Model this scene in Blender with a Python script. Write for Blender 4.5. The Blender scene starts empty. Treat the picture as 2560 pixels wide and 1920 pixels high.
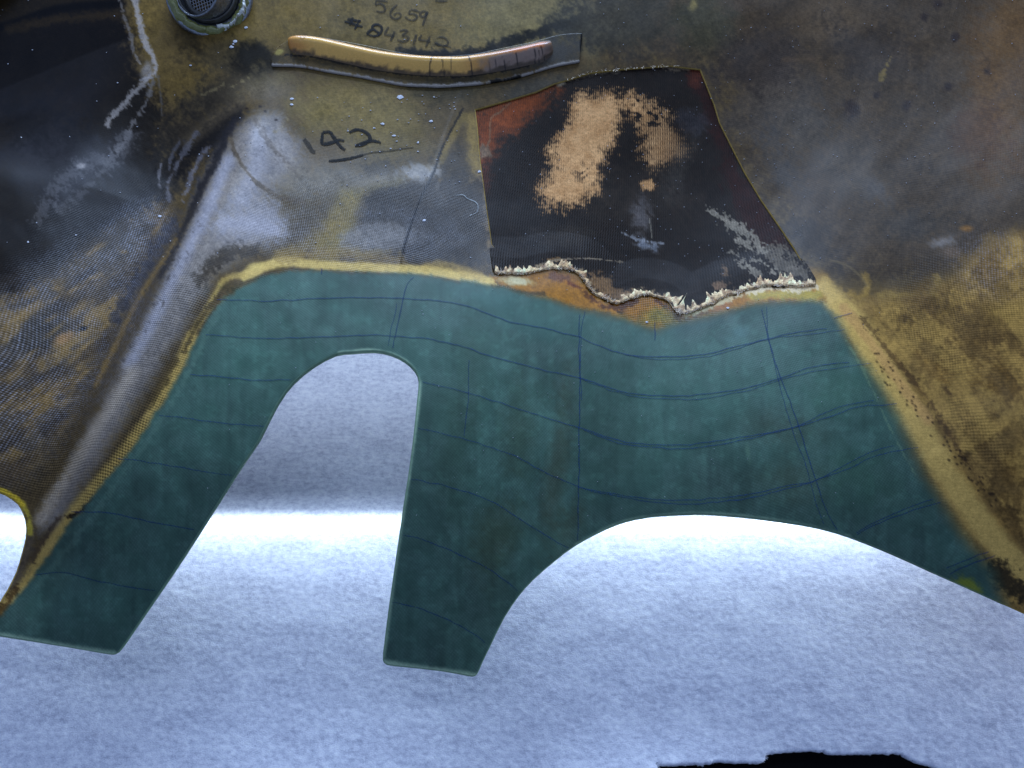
import bpy, math, random
import numpy as np
random.seed(7)
rng = np.random.default_rng(11)

# ------------------------------------------------------------------ camera
W, H = 2560.0, 1920.0
LENS, SENSOR = 28.0, 36.0
F = LENS / SENSOR * W
PITCH = math.radians(52.0)                 # degrees below the horizontal
CAM = np.array([0.0, -0.37, 0.60])
sc = bpy.context.scene
C = sc.collection
cam = bpy.data.cameras.new('camera')
cam.lens, cam.sensor_width, cam.clip_end, cam.clip_start = LENS, SENSOR, 50.0, 0.01
cam_o = bpy.data.objects.new('camera', cam)
C.objects.link(cam_o)
cam_o.location = CAM
cam_o.rotation_euler = (math.pi / 2 - PITCH, 0, 0)
sc.camera = cam_o

# ------------------------------------------------------------------ light
world = bpy.data.worlds.new('World')
sc.world = world
world.use_nodes = True
bg = world.node_tree.nodes['Background']
bg.inputs[0].default_value = (0.37, 0.53, 1.0, 1)
bg.inputs[1].default_value = 0.47


def area(name, loc, aim, sx, sy, power, col, spread=180):
    l = bpy.data.lights.new(name, 'AREA')
    l.shape, l.size, l.size_y, l.energy, l.color = 'RECTANGLE', sx, sy, power, col
    l.spread = math.radians(spread)
    o = bpy.data.objects.new(name, l)
    C.objects.link(o)
    d = np.array(aim, float) - np.array(loc, float)
    o.location = loc
    import mathutils
    o.rotation_euler = mathutils.Vector(d).to_track_quat('-Z', 'Y').to_euler()
    return o


area('window_light', (0.05, 1.85, 1.34), (0, 0.1, 0.1), 1.7, 0.65, 84, (0.52, 0.69, 1.0))
area('overhead_light', (-0.12, -0.15, 1.9), (-0.12, 0.4, 0.2), 1.3, 0.035, 3.6, (0.60, 0.76, 1.0))
area('strip_fill', (-0.08, -0.047, 0.010), (-0.08, -0.111, -0.0666), 1.1, 0.005, 0.20, (0.70, 0.84, 1.0))  # added unseen light that makes the bright strip on the felt
area('under_fill', (-0.05, 0.12, 0.060), (-0.05, 0.12, -0.05), 0.85, 0.16, 0.34, (0.58, 0.72, 1.0))  # added fill, brightens the felt beneath the panel
area('front_fill', (-0.14, -0.050, 0.045), (-0.14, -0.132, -0.0124), 0.95, 0.010, 0.40, (0.56, 0.72, 1.0))  # added fill without a fixture, for the front of the felt
area('side_fill', (0.90, -0.11, 0.045), (0.1, -0.24, 0.0), 0.3, 0.06, 3.6, (0.64, 0.77, 1.0))  # added low fill from the right, brightens the felt
sc.view_settings.view_transform = 'Standard'
sc.view_settings.look = 'None'
sc.view_settings.exposure = 0.0
sc.view_settings.gamma = 1.0

# ------------------------------------------------------------------ maths helpers
CP, SP = math.cos(PITCH), math.sin(PITCH)
Z0 = 0.16                                   # height of the panel's mean plane above the bench felt


def rays(px, py):
    a = (np.asarray(px, float) - W / 2) / F
    b = -(np.asarray(py, float) - H / 2) / F
    # camera axes in the world: right x, up (0, SP, CP), forward (0, CP, -SP)
    return np.stack([a, CP + b * SP, -SP + b * CP], -1)


def project(P):
    d = P - CAM
    z = d[..., 1] * CP - d[..., 2] * SP
    u = d[..., 1] * SP + d[..., 2] * CP
    return W / 2 + F * d[..., 0] / z, H / 2 - F * u / z


def smooth(e0, e1, x):
    t = np.clip((x - e0) / (e1 - e0), 0, 1)
    return t * t * (3 - 2 * t)


def softplus(x, k):
    return k * np.logaddexp(0, x / k)


def vnoise(x, y, seed=0):
    x = np.asarray(x, float); y = np.asarray(y, float)
    ix = np.floor(x).astype(np.int64); iy = np.floor(y).astype(np.int64)
    fx = x - ix; fy = y - iy
    fx = fx * fx * (3 - 2 * fx); fy = fy * fy * (3 - 2 * fy)

    def hsh(a, b):
        h = (a * 374761393 + b * 668265263 + seed * 974634777) & 0xffffffff
        h = ((h ^ (h >> 13)) * 1274126177) & 0xffffffff
        h = (h ^ (h >> 16)) & 0xffff
        return h / 65535.0
    a = hsh(ix, iy); b = hsh(ix + 1, iy); c = hsh(ix, iy + 1); d = hsh(ix + 1, iy + 1)
    return (a * (1 - fx) + b * fx) * (1 - fy) + (c * (1 - fx) + d * fx) * fy


def fbm(x, y, seed=0, o=4):
    s = 0; a = 0.5; t = 0
    for k in range(o):
        s = s + a * vnoise(x * 2 ** k + 17.3 * k, y * 2 ** k - 9.1 * k, seed + k); t += a; a *= 0.55
    return s / t


def interp(y, ys, xs):
    return np.interp(y, ys, xs)


def height(x, y):
    """height of the moulded panel over the plan (x, y)"""
    P = np.stack([x, y, np.full_like(x, Z0)], -1)
    X, Y = project(P)
    X = np.clip(X, -4000, 7000); Y = np.clip(Y, -1500, 3500)
    h = np.zeros_like(X)
    # trough down the middle of the lay-up
    dx = X - 1650
    w = np.where(dx < 0, 0.5 + 0.5 * np.cos(np.pi * np.clip(-dx / 650, 0, 1)), 0.5 + 0.5 * np.cos(np.pi * np.clip(dx / 520, 0, 1)))
    h -= 0.038 * w * smooth(50, 650, Y)
    # side wall on the right
    xl = interp(Y, [-1500, -300, 170, 700, 1440, 1900, 2600], [1400, 1600, 1760, 2070, 2500, 2750, 3100])
    h += softplus(X - xl, 45) * 1.35e-4 * (1 - 0.4 * smooth(500, 1500, Y))
    # back wall
    h += softplus(330 - Y, 80) * 2.8e-4
    # ridge and groove on the left
    xr = interp(Y, [-1500, 100, 300, 480, 900, 1200, 1450, 1900, 2600], [900, 740, 670, 585, 345, 175, 55, -140, -400])
    d = X - xr
    fade = smooth(230, 420, Y) * smooth(1500, 1280, Y)
    h += fade * (0.010 * np.exp(-(d / 80) ** 2) - 0.022 * np.exp(-((d + 200) / 120) ** 2))
    h += softplus(-d - 330, 80) * 0.9e-4 * smooth(150, 500, Y)
    # upper left crease: the panel falls away to the left of it
    xc = interp(Y, [-600, 0, 100, 190, 330, 600], [270, 310, 340, 375, 270, 120])
    h -= softplus(xc - X, 25) * 1.5e-4 * smooth(520, 250, Y)
    # dark ledge in the upper left corner
    h += 0.02 * smooth(-14, 14, (62 - 0.2 * X) - Y) * smooth(380, 250, X)
    # overlapped seam of the cloth
    xs = interp(Y, [240, 272, 369, 432, 505, 583, 640, 680], [1170, 1157, 1106, 1083, 1048, 1021, 1005, 1000])
    h += 0.0007 * smooth(-5, 5, X - xs) * smooth(1240, 1100, X) * smooth(250, 300, Y) * smooth(690, 640, Y)
    # the fingers of the lay-up bend down towards the bench
    h -= softplus(Y - 1050, 130) * 1.85e-4
    h -= softplus(Y - 1100, 110) * 0.45e-4 * smooth(950, 500, X)
    # hand-laid unevenness
    h += 0.0022 * (fbm(X / 260, Y / 260, 5, 3) - 0.5) + 0.0006 * (fbm(X / 60, Y / 60, 9, 2) - 0.5)
    return h + Z0


def surf(px, py, it=13):
    """the point of the panel seen along pixel (px, py) of the photograph"""
    d = rays(px, py)
    t = (CAM[2] - Z0) / np.maximum(-d[..., 2], 0.12)
    for _ in range(it):
        P = CAM + t[..., None] * d
        tn = (CAM[2] - height(P[..., 0], P[..., 1])) / np.maximum(-d[..., 2], 0.12)
        t = 0.45 * t + 0.55 * tn
    return CAM + t[..., None] * d


def normals_at(P, e=0.0015):
    x, y = P[..., 0], P[..., 1]
    gx = (height(x + e, y) - height(x - e, y)) / (2 * e)
    gy = (height(x, y + e) - height(x, y - e)) / (2 * e)
    n = np.stack([-gx, -gy, np.ones_like(gx)], -1)
    return n / np.linalg.norm(n, axis=-1, keepdims=True)


def seg_dist(X, Y, pts, closed=False):
    """distance to a polyline, and the position along it"""
    pts = np.asarray(pts, float)
    q = np.vstack([pts, pts[:1]]) if closed else pts
    best = np.full(X.shape, 1e9); along = np.zeros(X.shape); acc = 0.0
    for (x0, y0), (x1, y1) in zip(q[:-1], q[1:]):
        vx, vy = x1 - x0, y1 - y0
        L2 = vx * vx + vy * vy + 1e-9
        t = np.clip(((X - x0) * vx + (Y - y0) * vy) / L2, 0, 1)
        dd = np.hypot(X - x0 - t * vx, Y - y0 - t * vy)
        m = dd < best
        best = np.where(m, dd, best); along = np.where(m, acc + t * math.sqrt(L2), along)
        acc += math.sqrt(L2)
    return best, along / max(acc, 1e-9)


def inside(X, Y, pts):
    pts = np.asarray(pts, float)
    r = np.zeros(X.shape, bool)
    x0, y0 = pts[-1]
    for x1, y1 in pts:
        if y0 != y1:
            m = ((y1 > Y) != (y0 > Y)) & (X < (x0 - x1) * (Y - y1) / (y0 - y1) + x1)
            r ^= m
        x0, y0 = x1, y1
    return r


def sdist(X, Y, pts):
    d, _ = seg_dist(X, Y, pts, True)
    return np.where(inside(X, Y, pts), -d, d)


def nearest(px, py, pts):
    pts = np.asarray(pts, float); q = np.vstack([pts, pts[:1]])
    best = np.full(px.shape, 1e9); bx = px.copy(); by = py.copy()
    for (x0, y0), (x1, y1) in zip(q[:-1], q[1:]):
        vx, vy = x1 - x0, y1 - y0
        L2 = vx * vx + vy * vy + 1e-9
        t = np.clip(((px - x0) * vx + (py - y0) * vy) / L2, 0, 1)
        cx, cy = x0 + t * vx, y0 + t * vy
        dd = np.hypot(px - cx, py - cy); m = dd < best
        best = np.where(m, dd, best); bx = np.where(m, cx, bx); by = np.where(m, cy, by)
    return bx, by


def spline(pts, step=6.0):
    """Catmull-Rom through the points"""
    p = np.asarray(pts, float)
    if len(p) < 3:
        n = max(2, int(np.hypot(*(p[-1] - p[0])) / step))
        return p[0] + (p[-1] - p[0]) * np.linspace(0, 1, n)[:, None]
    e = np.vstack([2 * p[0] - p[1], p, 2 * p[-1] - p[-2]])
    out = []
    for i in range(1, len(e) - 2):
        a, b, c, d = e[i - 1], e[i], e[i + 1], e[i + 2]
        n = max(2, int(np.hypot(*(c - b)) / step))
        t = np.linspace(0, 1, n, endpoint=False)[:, None]
        out.append(0.5 * (2 * b + (c - a) * t + (2 * a - 5 * b + 4 * c - d) * t ** 2 + (3 * b - a - 3 * c + d) * t ** 3))
    out.append(p[-1:])
    return np.vstack(out)


def lin(c):
    c = np.clip(np.asarray(c, float), 0, 1)
    return np.where(c <= 0.04045, c / 12.92, ((c + 0.055) / 1.055) ** 2.4)


# ------------------------------------------------------------------ painting of stains, cloth colour and sheen
class Paint:
    def __init__(s, X, Y, base):
        s.X, s.Y = X, Y
        s.c = np.tile(np.array(base, float) / 255, (X.size, 1))
        s.n1 = fbm(X / 150, Y / 150, 21, 5); s.n2 = fbm(X / 38, Y / 38, 31, 4); s.n3 = fbm(X / 11, Y / 11, 41, 3)
        s.n5 = fbm(X / 5, Y / 5, 49, 2)
        s.n4 = fbm((X + Y) / 46, (X - Y) / 9, 47, 3)

    def mix(s, idx, a, col):
        a = np.clip(a, 0, 1)[:, None]
        s.c[idx] = s.c[idx] * (1 - a) + np.array(col, float) / 255 * a

    def box(s, x0, y0, x1, y1):
        return np.nonzero((s.X > x0) & (s.X < x1) & (s.Y > y0) & (s.Y < y1))[0]

    def blob(s, cx, cy, rx, ry, rot, col, a=1.0, noise=0.5, inner=0.25):
        R = max(rx, ry) * 1.6
        i = s.box(cx - R, cy - R, cx + R, cy + R)
        if not i.size: return
        t = math.radians(rot); dx, dy = s.X[i] - cx, s.Y[i] - cy
        u = (dx * math.cos(t) + dy * math.sin(t)) / rx; v = (-dx * math.sin(t) + dy * math.cos(t)) / ry
        d = np.hypot(u, v) + 0.75 * noise * (1.9 * (s.n1[i] - 0.5) + 1.2 * (s.n2[i] - 0.5) + 1.0 * (s.n3[i] - 0.5) + 0.7 * (s.n4[i] - 0.5) + 0.6 * (s.n5[i] - 0.5))
        s.mix(i, a * smooth(1.0, inner, d), col)

    def stroke(s, pts, w, col, a=1.0, soft=0.7, noise=0.3, taper=False, sp=True):
        p = spline(pts, 14) if sp else np.asarray(pts, float)
        m = w * 1.8 + 6
        i = s.box(p[:, 0].min() - m, p[:, 1].min() - m, p[:, 0].max() + m, p[:, 1].max() + m)
        if not i.size: return
        d, t = seg_dist(s.X[i], s.Y[i], p)
        ww = w * (np.sin(np.pi * np.clip(t, 0.02, 0.98)) ** 0.5 if taper else 1.0)
        d = d / ww + noise * (1.6 * (s.n2[i] - 0.5) + 2.6 * (s.n3[i] - 0.5) + 1.8 * (s.n5[i] - 0.5) + 1.0 * (s.n4[i] - 0.5))
        s.mix(i, a * smooth(1.0, 1 - soft, d), col)

    def poly(s, pts, col, a=1.0, soft=8, noise=0.0):
        p = np.asarray(pts, float); m = soft + noise + 8
        i = s.box(p[:, 0].min() - m, p[:, 1].min() - m, p[:, 0].max() + m, p[:, 1].max() + m)
        if not i.size: return
        d = sdist(s.X[i], s.Y[i], p) + noise * (1.4 * s.n2[i] + 1.5 * s.n3[i] + 1.1 * s.n5[i] - 2.0) * 2
        s.mix(i, a * smooth(soft, -soft, d), col)

    def speck(s, x0, y0, x1, y1, n, r, col, a, seed):
        g = np.random.default_rng(seed)
        for _ in range(n):
            q = r * (0.4 + g.random())
            s.blob(g.uniform(x0, x1), g.uniform(y0, y1), q, q * (0.5 + 0.5 * g.random()), g.uniform(0, 180), col, a, 0.3, 0.2)


# ------------------------------------------------------------------ outlines traced on the photograph (px)
ARCH = [(648, 1100), (695, 1008), (733, 957), (784, 915), (839, 886), (881, 881), (936, 878), (978, 886), (1012, 903), (1037, 926), (1047, 953), (1043, 1000), (1033, 1097), (1020, 1194), (1008, 1269), (990, 1396), (972, 1522), (958, 1631)]
LEFT_END = [(-260, 1545), (-120, 1571), (0, 1591), (75, 1603), (149, 1616), (224, 1629), (272, 1637), (289, 1636), (303, 1623), (336, 1575), (400, 1481), (448, 1410), (501, 1328), (553, 1246), (605, 1164)]
LEG_END = [(957, 1651), (967, 1663), (1019, 1669), (1099, 1678), (1153, 1687), (1182, 1692), (1194, 1685), (1207, 1656), (1233, 1602), (1262, 1544), (1298, 1490), (1334, 1450), (1388, 1403), (1442, 1363), (1515, 1324), (1569, 1304), (1623, 1293), (1700, 1287), (1760, 1286), (1864, 1294), (1967, 1307), (2050, 1322), (2123, 1343), (2227, 1384), (2330, 1431), (2434, 1478), (2560, 1535), (2860, 1672)]
HOLE = [(19, 1474), (41, 1429), (54, 1384), (63, 1347), (64, 1313), (58, 1287), (45, 1261), (22, 1244), (0, 1233), (-50, 1222), (-110, 1235), (-150, 1290), (-160, 1370), (-130, 1450), (-60, 1510), (0, 1504)]
ARCH_S, LEG_S, LEFT_S, HOLE = [list(map(tuple, spline(q_, 24))) for q_ in (ARCH, LEG_END, LEFT_END, HOLE)]
OUT = [(-260, -320), (2860, -320)] + LEG_S[::-1] + ARCH_S[::-1] + LEFT_S[::-1]
GREEN_L = [(-260, 1500), (-120, 1530), (0, 1541), (41, 1492), (75, 1451), (108, 1410), (138, 1361), (179, 1298), (209, 1268), (243, 1223), (299, 1156), (347, 1100), (380, 1042), (416, 995), (452, 930), (488, 854), (513, 807), (542, 764), (579, 735), (615, 712), (669, 688), (723, 677), (775, 675), (877, 681), (986, 682), (1050, 686), (1134, 702), (1197, 707), (1260, 719), (1319, 737), (1379, 748), (1439, 772), (1498, 781), (1558, 795), (1614, 816), (1642, 823), (1694, 808), (1746, 798), (1808, 783), (1850, 771), (1891, 758), (1933, 756), (2016, 754), (2056, 756)]
GREEN_R = [(2092, 793), (2123, 856), (2164, 918), (2201, 970), (2242, 1037), (2279, 1115), (2315, 1193), (2356, 1255), (2403, 1333), (2450, 1384), (2485, 1430), (2530, 1560)]
GREEN = GREEN_L + GREEN_R + [(2530, 1800), (-260, 1800)]
FRINGE = [(1236, 683), (1270, 685), (1307, 685), (1339, 679), (1369, 673), (1399, 672), (1429, 676), (1445, 684), (1459, 700), (1470, 719), (1488, 737), (1518, 751), (1542, 759), (1564, 751), (1588, 743), (1614, 737), (1652, 744), (1673, 756), (1691, 777), (1716, 783), (1756, 769), (1787, 756), (1818, 740), (1850, 731), (1881, 721), (1922, 715), (1974, 717), (2038, 713)]
P_TOP = [(1187, 274), (1274, 249), (1340, 229), (1385, 209), (1417, 200), (1475, 182), (1550, 173), (1631, 167), (1675, 164), (1751, 173)]
P_RIGHT = [(1769, 218), (1787, 263), (1800, 307), (1827, 361), (1863, 432), (1903, 499), (1943, 557), (1988, 624), (2034, 702)]
P_LEFT = [(1238, 673), (1229, 611), (1218, 535), (1207, 454), (1198, 388), (1193, 321)]
PATCH = P_TOP + P_RIGHT + FRINGE[::-1] + P_LEFT
SKIN_HOLE = P_TOP + P_RIGHT[:-1] + [(2005, 655)] + [(x, y - 34) for x, y in FRINGE[::-1]][2:-1] + P_LEFT[1:]

# ------------------------------------------------------------------ the measured grid of the panel
STEP = 3.0
gx = np.arange(-250, 2811, STEP); gy = np.arange(-260, 1721, STEP)
GX, GY = np.meshgrid(gx, gy)


NY, NX = GX.shape
sd_out = sdist(GX.ravel(), GY.ravel(), OUT).reshape(NY, NX)
sd_hole = sdist(GX.ravel(), GY.ravel(), HOLE).reshape(NY, NX)
sd_patch = sdist(GX.ravel(), GY.ravel(), SKIN_HOLE).reshape(NY, NX)
EDGE = 4.0
sd_keep = np.maximum(np.maximum(sd_out + EDGE, -sd_hole + EDGE), -sd_patch + 1.0)
keepv = sd_keep <= 0


def cells_any(m):
    return m[:-1, :-1] | m[1:, :-1] | m[:-1, 1:] | m[1:, 1:]


cell_keep = cells_any(keepv)
# pull the outside corners of border cells back along the gradient of the distance field
SX, SY = GX.copy(), GY.copy()
g_y, g_x = np.gradient(sd_keep, STEP)
gn = np.maximum(np.hypot(g_x, g_y), 0.3)
near = (~keepv) & (sd_keep < 3 * STEP)
for _ in range(1):
    SX[near] = GX[near] - (g_x / gn ** 2 * sd_keep)[near]
    SY[near] = GY[near] - (g_y / gn ** 2 * sd_keep)[near]
need = np.zeros((NY, NX), bool)
need[:-1, :-1] |= cell_keep; need[1:, :-1] |= cell_keep; need[:-1, 1:] |= cell_keep; need[1:, 1:] |= cell_keep
PV = np.zeros((NY, NX, 3)); PV[need] = surf(SX[need], SY[need])
NV = np.zeros((NY, NX, 3)); NV[need] = normals_at(PV[need])
ccx = (GX[:-1, :-1] + STEP / 2); ccy = (GY[:-1, :-1] + STEP / 2)
cell_green = inside(ccx.ravel(), ccy.ravel(), GREEN).reshape(ccx.shape)


def cloth_coords(P, rot, warp=0.0):
    x, y = P[:, 0], P[:, 1]
    if warp:
        x = x + warp * (fbm(P[:, 0] * 9, P[:, 1] * 9, 61, 2) - 0.5); y = y + warp * (fbm(P[:, 0] * 9, P[:, 1] * 9, 71, 2) - 0.5)
    c, s = math.cos(rot), math.sin(rot)
    return np.stack([x * c + y * s, -x * s + y * c, np.zeros_like(x)], -1)


def mesh_obj(name, V, Q, mat, parent=None, col=None, wv=None, fab=None, smooth_sh=True, tri=False):
    me = bpy.data.meshes.new(name)
    V = np.asarray(V, np.float32); Q = np.asarray(Q, np.int32)
    k = Q.shape[1]
    me.vertices.add(len(V)); me.vertices.foreach_set('co', V.ravel())
    me.loops.add(Q.size); me.loops.foreach_set('vertex_index', Q.ravel())
    me.polygons.add(len(Q))
    me.polygons.foreach_set('loop_start', np.arange(0, Q.size, k, dtype=np.int32))
    me.polygons.foreach_set('loop_total', np.full(len(Q), k, np.int32))
    me.polygons.foreach_set('use_smooth', np.full(len(Q), smooth_sh, bool))
    if col is not None:
        a = me.attributes.new('Col', 'FLOAT_COLOR', 'POINT')
        a.data.foreach_set('color', np.hstack([col, np.ones((len(col), 1))]).astype(np.float32).ravel())
    if wv is not None:
        a = me.attributes.new('Wv', 'FLOAT_COLOR', 'POINT')
        a.data.foreach_set('color', np.hstack([wv, np.ones((len(wv), 1))]).astype(np.float32).ravel())
    if fab is not None:
        a = me.attributes.new('Fab', 'FLOAT_VECTOR', 'POINT')
        a.data.foreach_set('vector', fab.astype(np.float32).ravel())
    me.update(calc_edges=True); me.validate()
    if mat: me.materials.append(mat)
    o = bpy.data.objects.new(name, me); C.objects.link(o)
    if parent: o.parent = parent
    return o


def take_cells(mask):
    """verts, quads and source indices of the chosen cells of the grid"""
    jy, jx = np.nonzero(mask)
    i0 = jy * NX + jx
    Q = np.stack([i0, i0 + NX, i0 + NX + 1, i0 + 1], -1)
    u, inv = np.unique(Q.ravel(), return_inverse=True)
    return u, inv.reshape(Q.shape)


def add_rim(V, N, Q, rad, thick, only=None, rings=4):
    """round the border of a sheet over and give it its thickness"""
    E = np.vstack([Q[:, [0, 1]], Q[:, [1, 2]], Q[:, [2, 3]], Q[:, [3, 0]]])
    n = len(V)
    key = E[:, 0].astype(np.int64) * n + E[:, 1]; rev = E[:, 1].astype(np.int64) * n + E[:, 0]
    b = E[~np.isin(key, rev)]
    if only is not None:
        b = b[only[b[:, 0]] & only[b[:, 1]]]
    tan = np.zeros((n, 3)); ev = V[b[:, 1]] - V[b[:, 0]]
    np.add.at(tan, b[:, 0], ev); np.add.at(tan, b[:, 1], ev)
    bv = np.unique(b)
    # average the direction along the border so that it runs smoothly
    for _ in range(3):
        t2 = tan.copy(); np.add.at(t2, b[:, 0], tan[b[:, 1]]); np.add.at(t2, b[:, 1], tan[b[:, 0]]); tan = t2
        tan /= np.maximum(np.linalg.norm(tan, axis=1, keepdims=True), 1e-9)
    out = np.cross(tan, N); out /= np.maximum(np.linalg.norm(out, axis=1, keepdims=True), 1e-9)
    idx = np.full(n, -1); idx[bv] = np.arange(len(bv))
    VV = [V]; QQ = [Q]; SRC = [np.arange(n)]; RIM = [np.zeros(n)]
    prev = np.full(n, -1); prev[bv] = bv
    base = n
    steps = [(rad * math.sin(a), rad * (1 - math.cos(a))) for a in np.linspace(0, math.pi / 2, rings + 1)[1:]]
    steps += [(rad, thick - rad), (0, thick)]
    for o_, d_ in steps:
        VV.append(V[bv] + out[bv] * o_ - N[bv] * d_)
        SRC.append(bv); RIM.append(np.ones(len(bv)))
        cur = np.full(n, -1); cur[bv] = base + np.arange(len(bv)); base += len(bv)
        QQ.append(np.stack([prev[b[:, 1]], prev[b[:, 0]], cur[b[:, 0]], cur[b[:, 1]]], -1))
        prev = cur
    return np.vstack(VV), np.vstack(QQ), np.concatenate(SRC), np.concatenate(RIM)


# ------------------------------------------------------------------ materials
def new_mat(name):
    m = bpy.data.materials.new(name); m.use_nodes = True
    nt = m.node_tree; nt.nodes.clear()
    out = nt.nodes.new('ShaderNodeOutputMaterial'); b = nt.nodes.new('ShaderNodeBsdfPrincipled')
    nt.links.new(b.outputs[0], out.inputs[0])
    return m, nt, b


class NT:
    def __init__(s, nt): s.nt = nt

    def n(s, t, **k):
        o = s.nt.nodes.new(t)
        for a, v in k.items(): setattr(o, a, v)
        return o

    def l(s, a, b): s.nt.links.new(a, b)

    def math(s, op, a, b=None, c=None):
        o = s.n('ShaderNodeMath', operation=op)
        for i, v in enumerate((a, b, c)):
            if v is None: continue
            if isinstance(v, (int, float)): o.inputs[i].default_value = v
            else: s.l(v, o.inputs[i])
        return o.outputs[0]

    def mixc(s, f, a, b, mode='MIX'):
        o = s.n('ShaderNodeMix', data_type='RGBA', blend_type=mode)
        for i, v in ((0, f), (6, a), (7, b)):
            if isinstance(v, (int, float)): o.inputs[i].default_value = v
            elif isinstance(v, tuple): o.inputs[i].default_value = v
            else: s.l(v, o.inputs[i])
        return o.outputs[2]

    def ramp(s, f, stops):
        o = s.n('ShaderNodeValToRGB'); e = o.color_ramp.elements
        while len(e) < len(stops): e.new(0.5)
        for q, (p, c) in zip(e, stops): q.position = p; q.color = (c, c, c, 1) if isinstance(c, (int, float)) else c
        s.l(f, o.inputs[0]); return o.outputs[0]

    def noise(s, scale, detail=3, rough=0.55, vec=None, out=0):
        o = s.n('ShaderNodeTexNoise'); o.inputs['Scale'].default_value = scale; o.inputs['Detail'].default_value = detail; o.inputs['Roughness'].default_value = rough
        if vec is not None: s.l(vec, o.inputs['Vector'])
        return o.outputs[out]


def laminate(name, period, rough, spec, bump, pit_dark=0.22, crown_col=(0.36, 0.37, 0.42, 1), grain=0.36, ribs=False, coat=0.0):
    m, nt, b = new_mat(name); g = NT(nt)
    col = g.n('ShaderNodeAttribute', attribute_name='Col').outputs['Color']
    wvn = g.n('ShaderNodeAttribute', attribute_name='Wv')
    sep = g.n('ShaderNodeSeparateColor'); g.l(wvn.outputs['Color'], sep.inputs[0])
    wv, pit, crown = sep.outputs[0], sep.outputs[1], sep.outputs[2]
    fab = g.n('ShaderNodeAttribute', attribute_name='Fab').outputs['Vector']
    tc = g.n('ShaderNodeTexCoord').outputs['Object']
    fx = g.n('ShaderNodeSeparateXYZ'); g.l(fab, fx.inputs[0])
    k = 2 * math.pi / period
    wob = g.math('MULTIPLY', g.math('SUBTRACT', g.noise(60, 2, 0.5, tc), 0.5), 3.0)
    su = g.math('SINE', g.math('ADD', g.math('MULTIPLY', fx.outputs[0], k), wob))
    sv = g.math('SINE', g.math('ADD', g.math('MULTIPLY', fx.outputs[1], k * (0.5 if ribs else 1.0)), wob))
    if ribs:
        hh = g.math('MULTIPLY_ADD', g.math('ADD', su, g.math('MULTIPLY', g.math('MULTIPLY', su, sv), 0.5)), 0.35, 0.5)
    else:
        hh = g.math('MULTIPLY_ADD', g.math('MULTIPLY', su, sv), 0.5, 0.5)
    nz = g.noise(420, 3, 0.6, tc)
    nz2 = g.noise(1500, 2, 0.6, tc)
    lo = g.math('MULTIPLY', pit, g.math('POWER', g.math('SUBTRACT', 1.0, hh), 1.6))
    c1 = g.mixc(lo, col, g.mixc(1.0, col, (pit_dark, pit_dark, pit_dark, 1), 'MULTIPLY'))
    hi = g.math('MULTIPLY', g.math('MULTIPLY', crown, g.math('POWER', hh, 3.0)), g.ramp(nz, [(0.35, 0.15), (0.62, 1.0)]))
    c2 = g.mixc(hi, c1, crown_col)
    gr = g.math('MULTIPLY_ADD', g.math('SUBTRACT', g.math('ADD', nz, nz2), 1.0), grain * 4, 1.0)
    grc = g.n('ShaderNodeCombineColor')
    for i in range(3): g.l(gr, grc.inputs[i])
    c3 = g.mixc(1.0, c2, grc.outputs[0], 'MULTIPLY')
    g.l(c3, b.inputs['Base Color'])
    b.inputs['Specular IOR Level'].default_value = spec
    rn = g.noise(30, 4, 0.6, tc)
    g.l(g.math('ADD', g.math('MULTIPLY_ADD', rn, 0.34, rough - 0.17), g.math('MULTIPLY', nz2, 0.08)), b.inputs['Roughness'])
    ht = g.math('ADD', g.math('MULTIPLY', g.math('MULTIPLY', hh, wv), 1.0), g.math('MULTIPLY', nz2, 0.16))
    bn = g.n('ShaderNodeBump'); bn.inputs['Strength'].default_value = 1.0; bn.inputs['Distance'].default_value = bump
    g.l(ht, bn.inputs['Height']); g.l(bn.outputs[0], b.inputs['Normal'])
    if coat:
        b.inputs['Coat Weight'].default_value = coat; b.inputs['Coat Roughness'].default_value = 0.22
    return m


M_SKIN = laminate('sooty_fibreglass', 0.0025, 0.31, 0.08, 0.00026, grain=0.20, coat=0.05)
M_GREEN = laminate('green_laminate', 0.0022, 0.42, 0.12, 0.00007, grain=0.08)
M_PATCH = laminate('black_cloth', 0.0021, 0.45, 0.06, 0.0004, ribs=True, crown_col=(0.52, 0.29, 0.125, 1), grain=0.3)
M_RIB = laminate('resin_rib', 0.0031, 0.24, 0.36, 0.00015, grain=0.08)


def simple(name, col, rough=0.5, spec=0.5, metal=0.0, alpha=1.0, bump=0.0, bscale=400):
    m, nt, b = new_mat(name); g = NT(nt)
    tc = g.n('ShaderNodeTexCoord').outputs['Object']
    nz = g.noise(bscale, 4, 0.6, tc)
    v = g.ramp(nz, [(0.25, 0.62), (0.75, 1.25)])
    g.l(g.mixc(1.0, (*col, 1), v, 'MULTIPLY'), b.inputs['Base Color'])
    b.inputs['Roughness'].default_value = rough; b.inputs['Specular IOR Level'].default_value = spec; b.inputs['Metallic'].default_value = metal
    if alpha < 1:
        g.l(g.math('MULTIPLY', g.ramp(nz, [(0.3, 0.45), (0.6, 1.0)]), alpha), b.inputs['Alpha'])
    if bump:
        bn = g.n('ShaderNodeBump'); bn.inputs['Distance'].default_value = bump; g.l(nz, bn.inputs['Height']); g.l(bn.outputs[0], b.inputs['Normal'])
    return m


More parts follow.
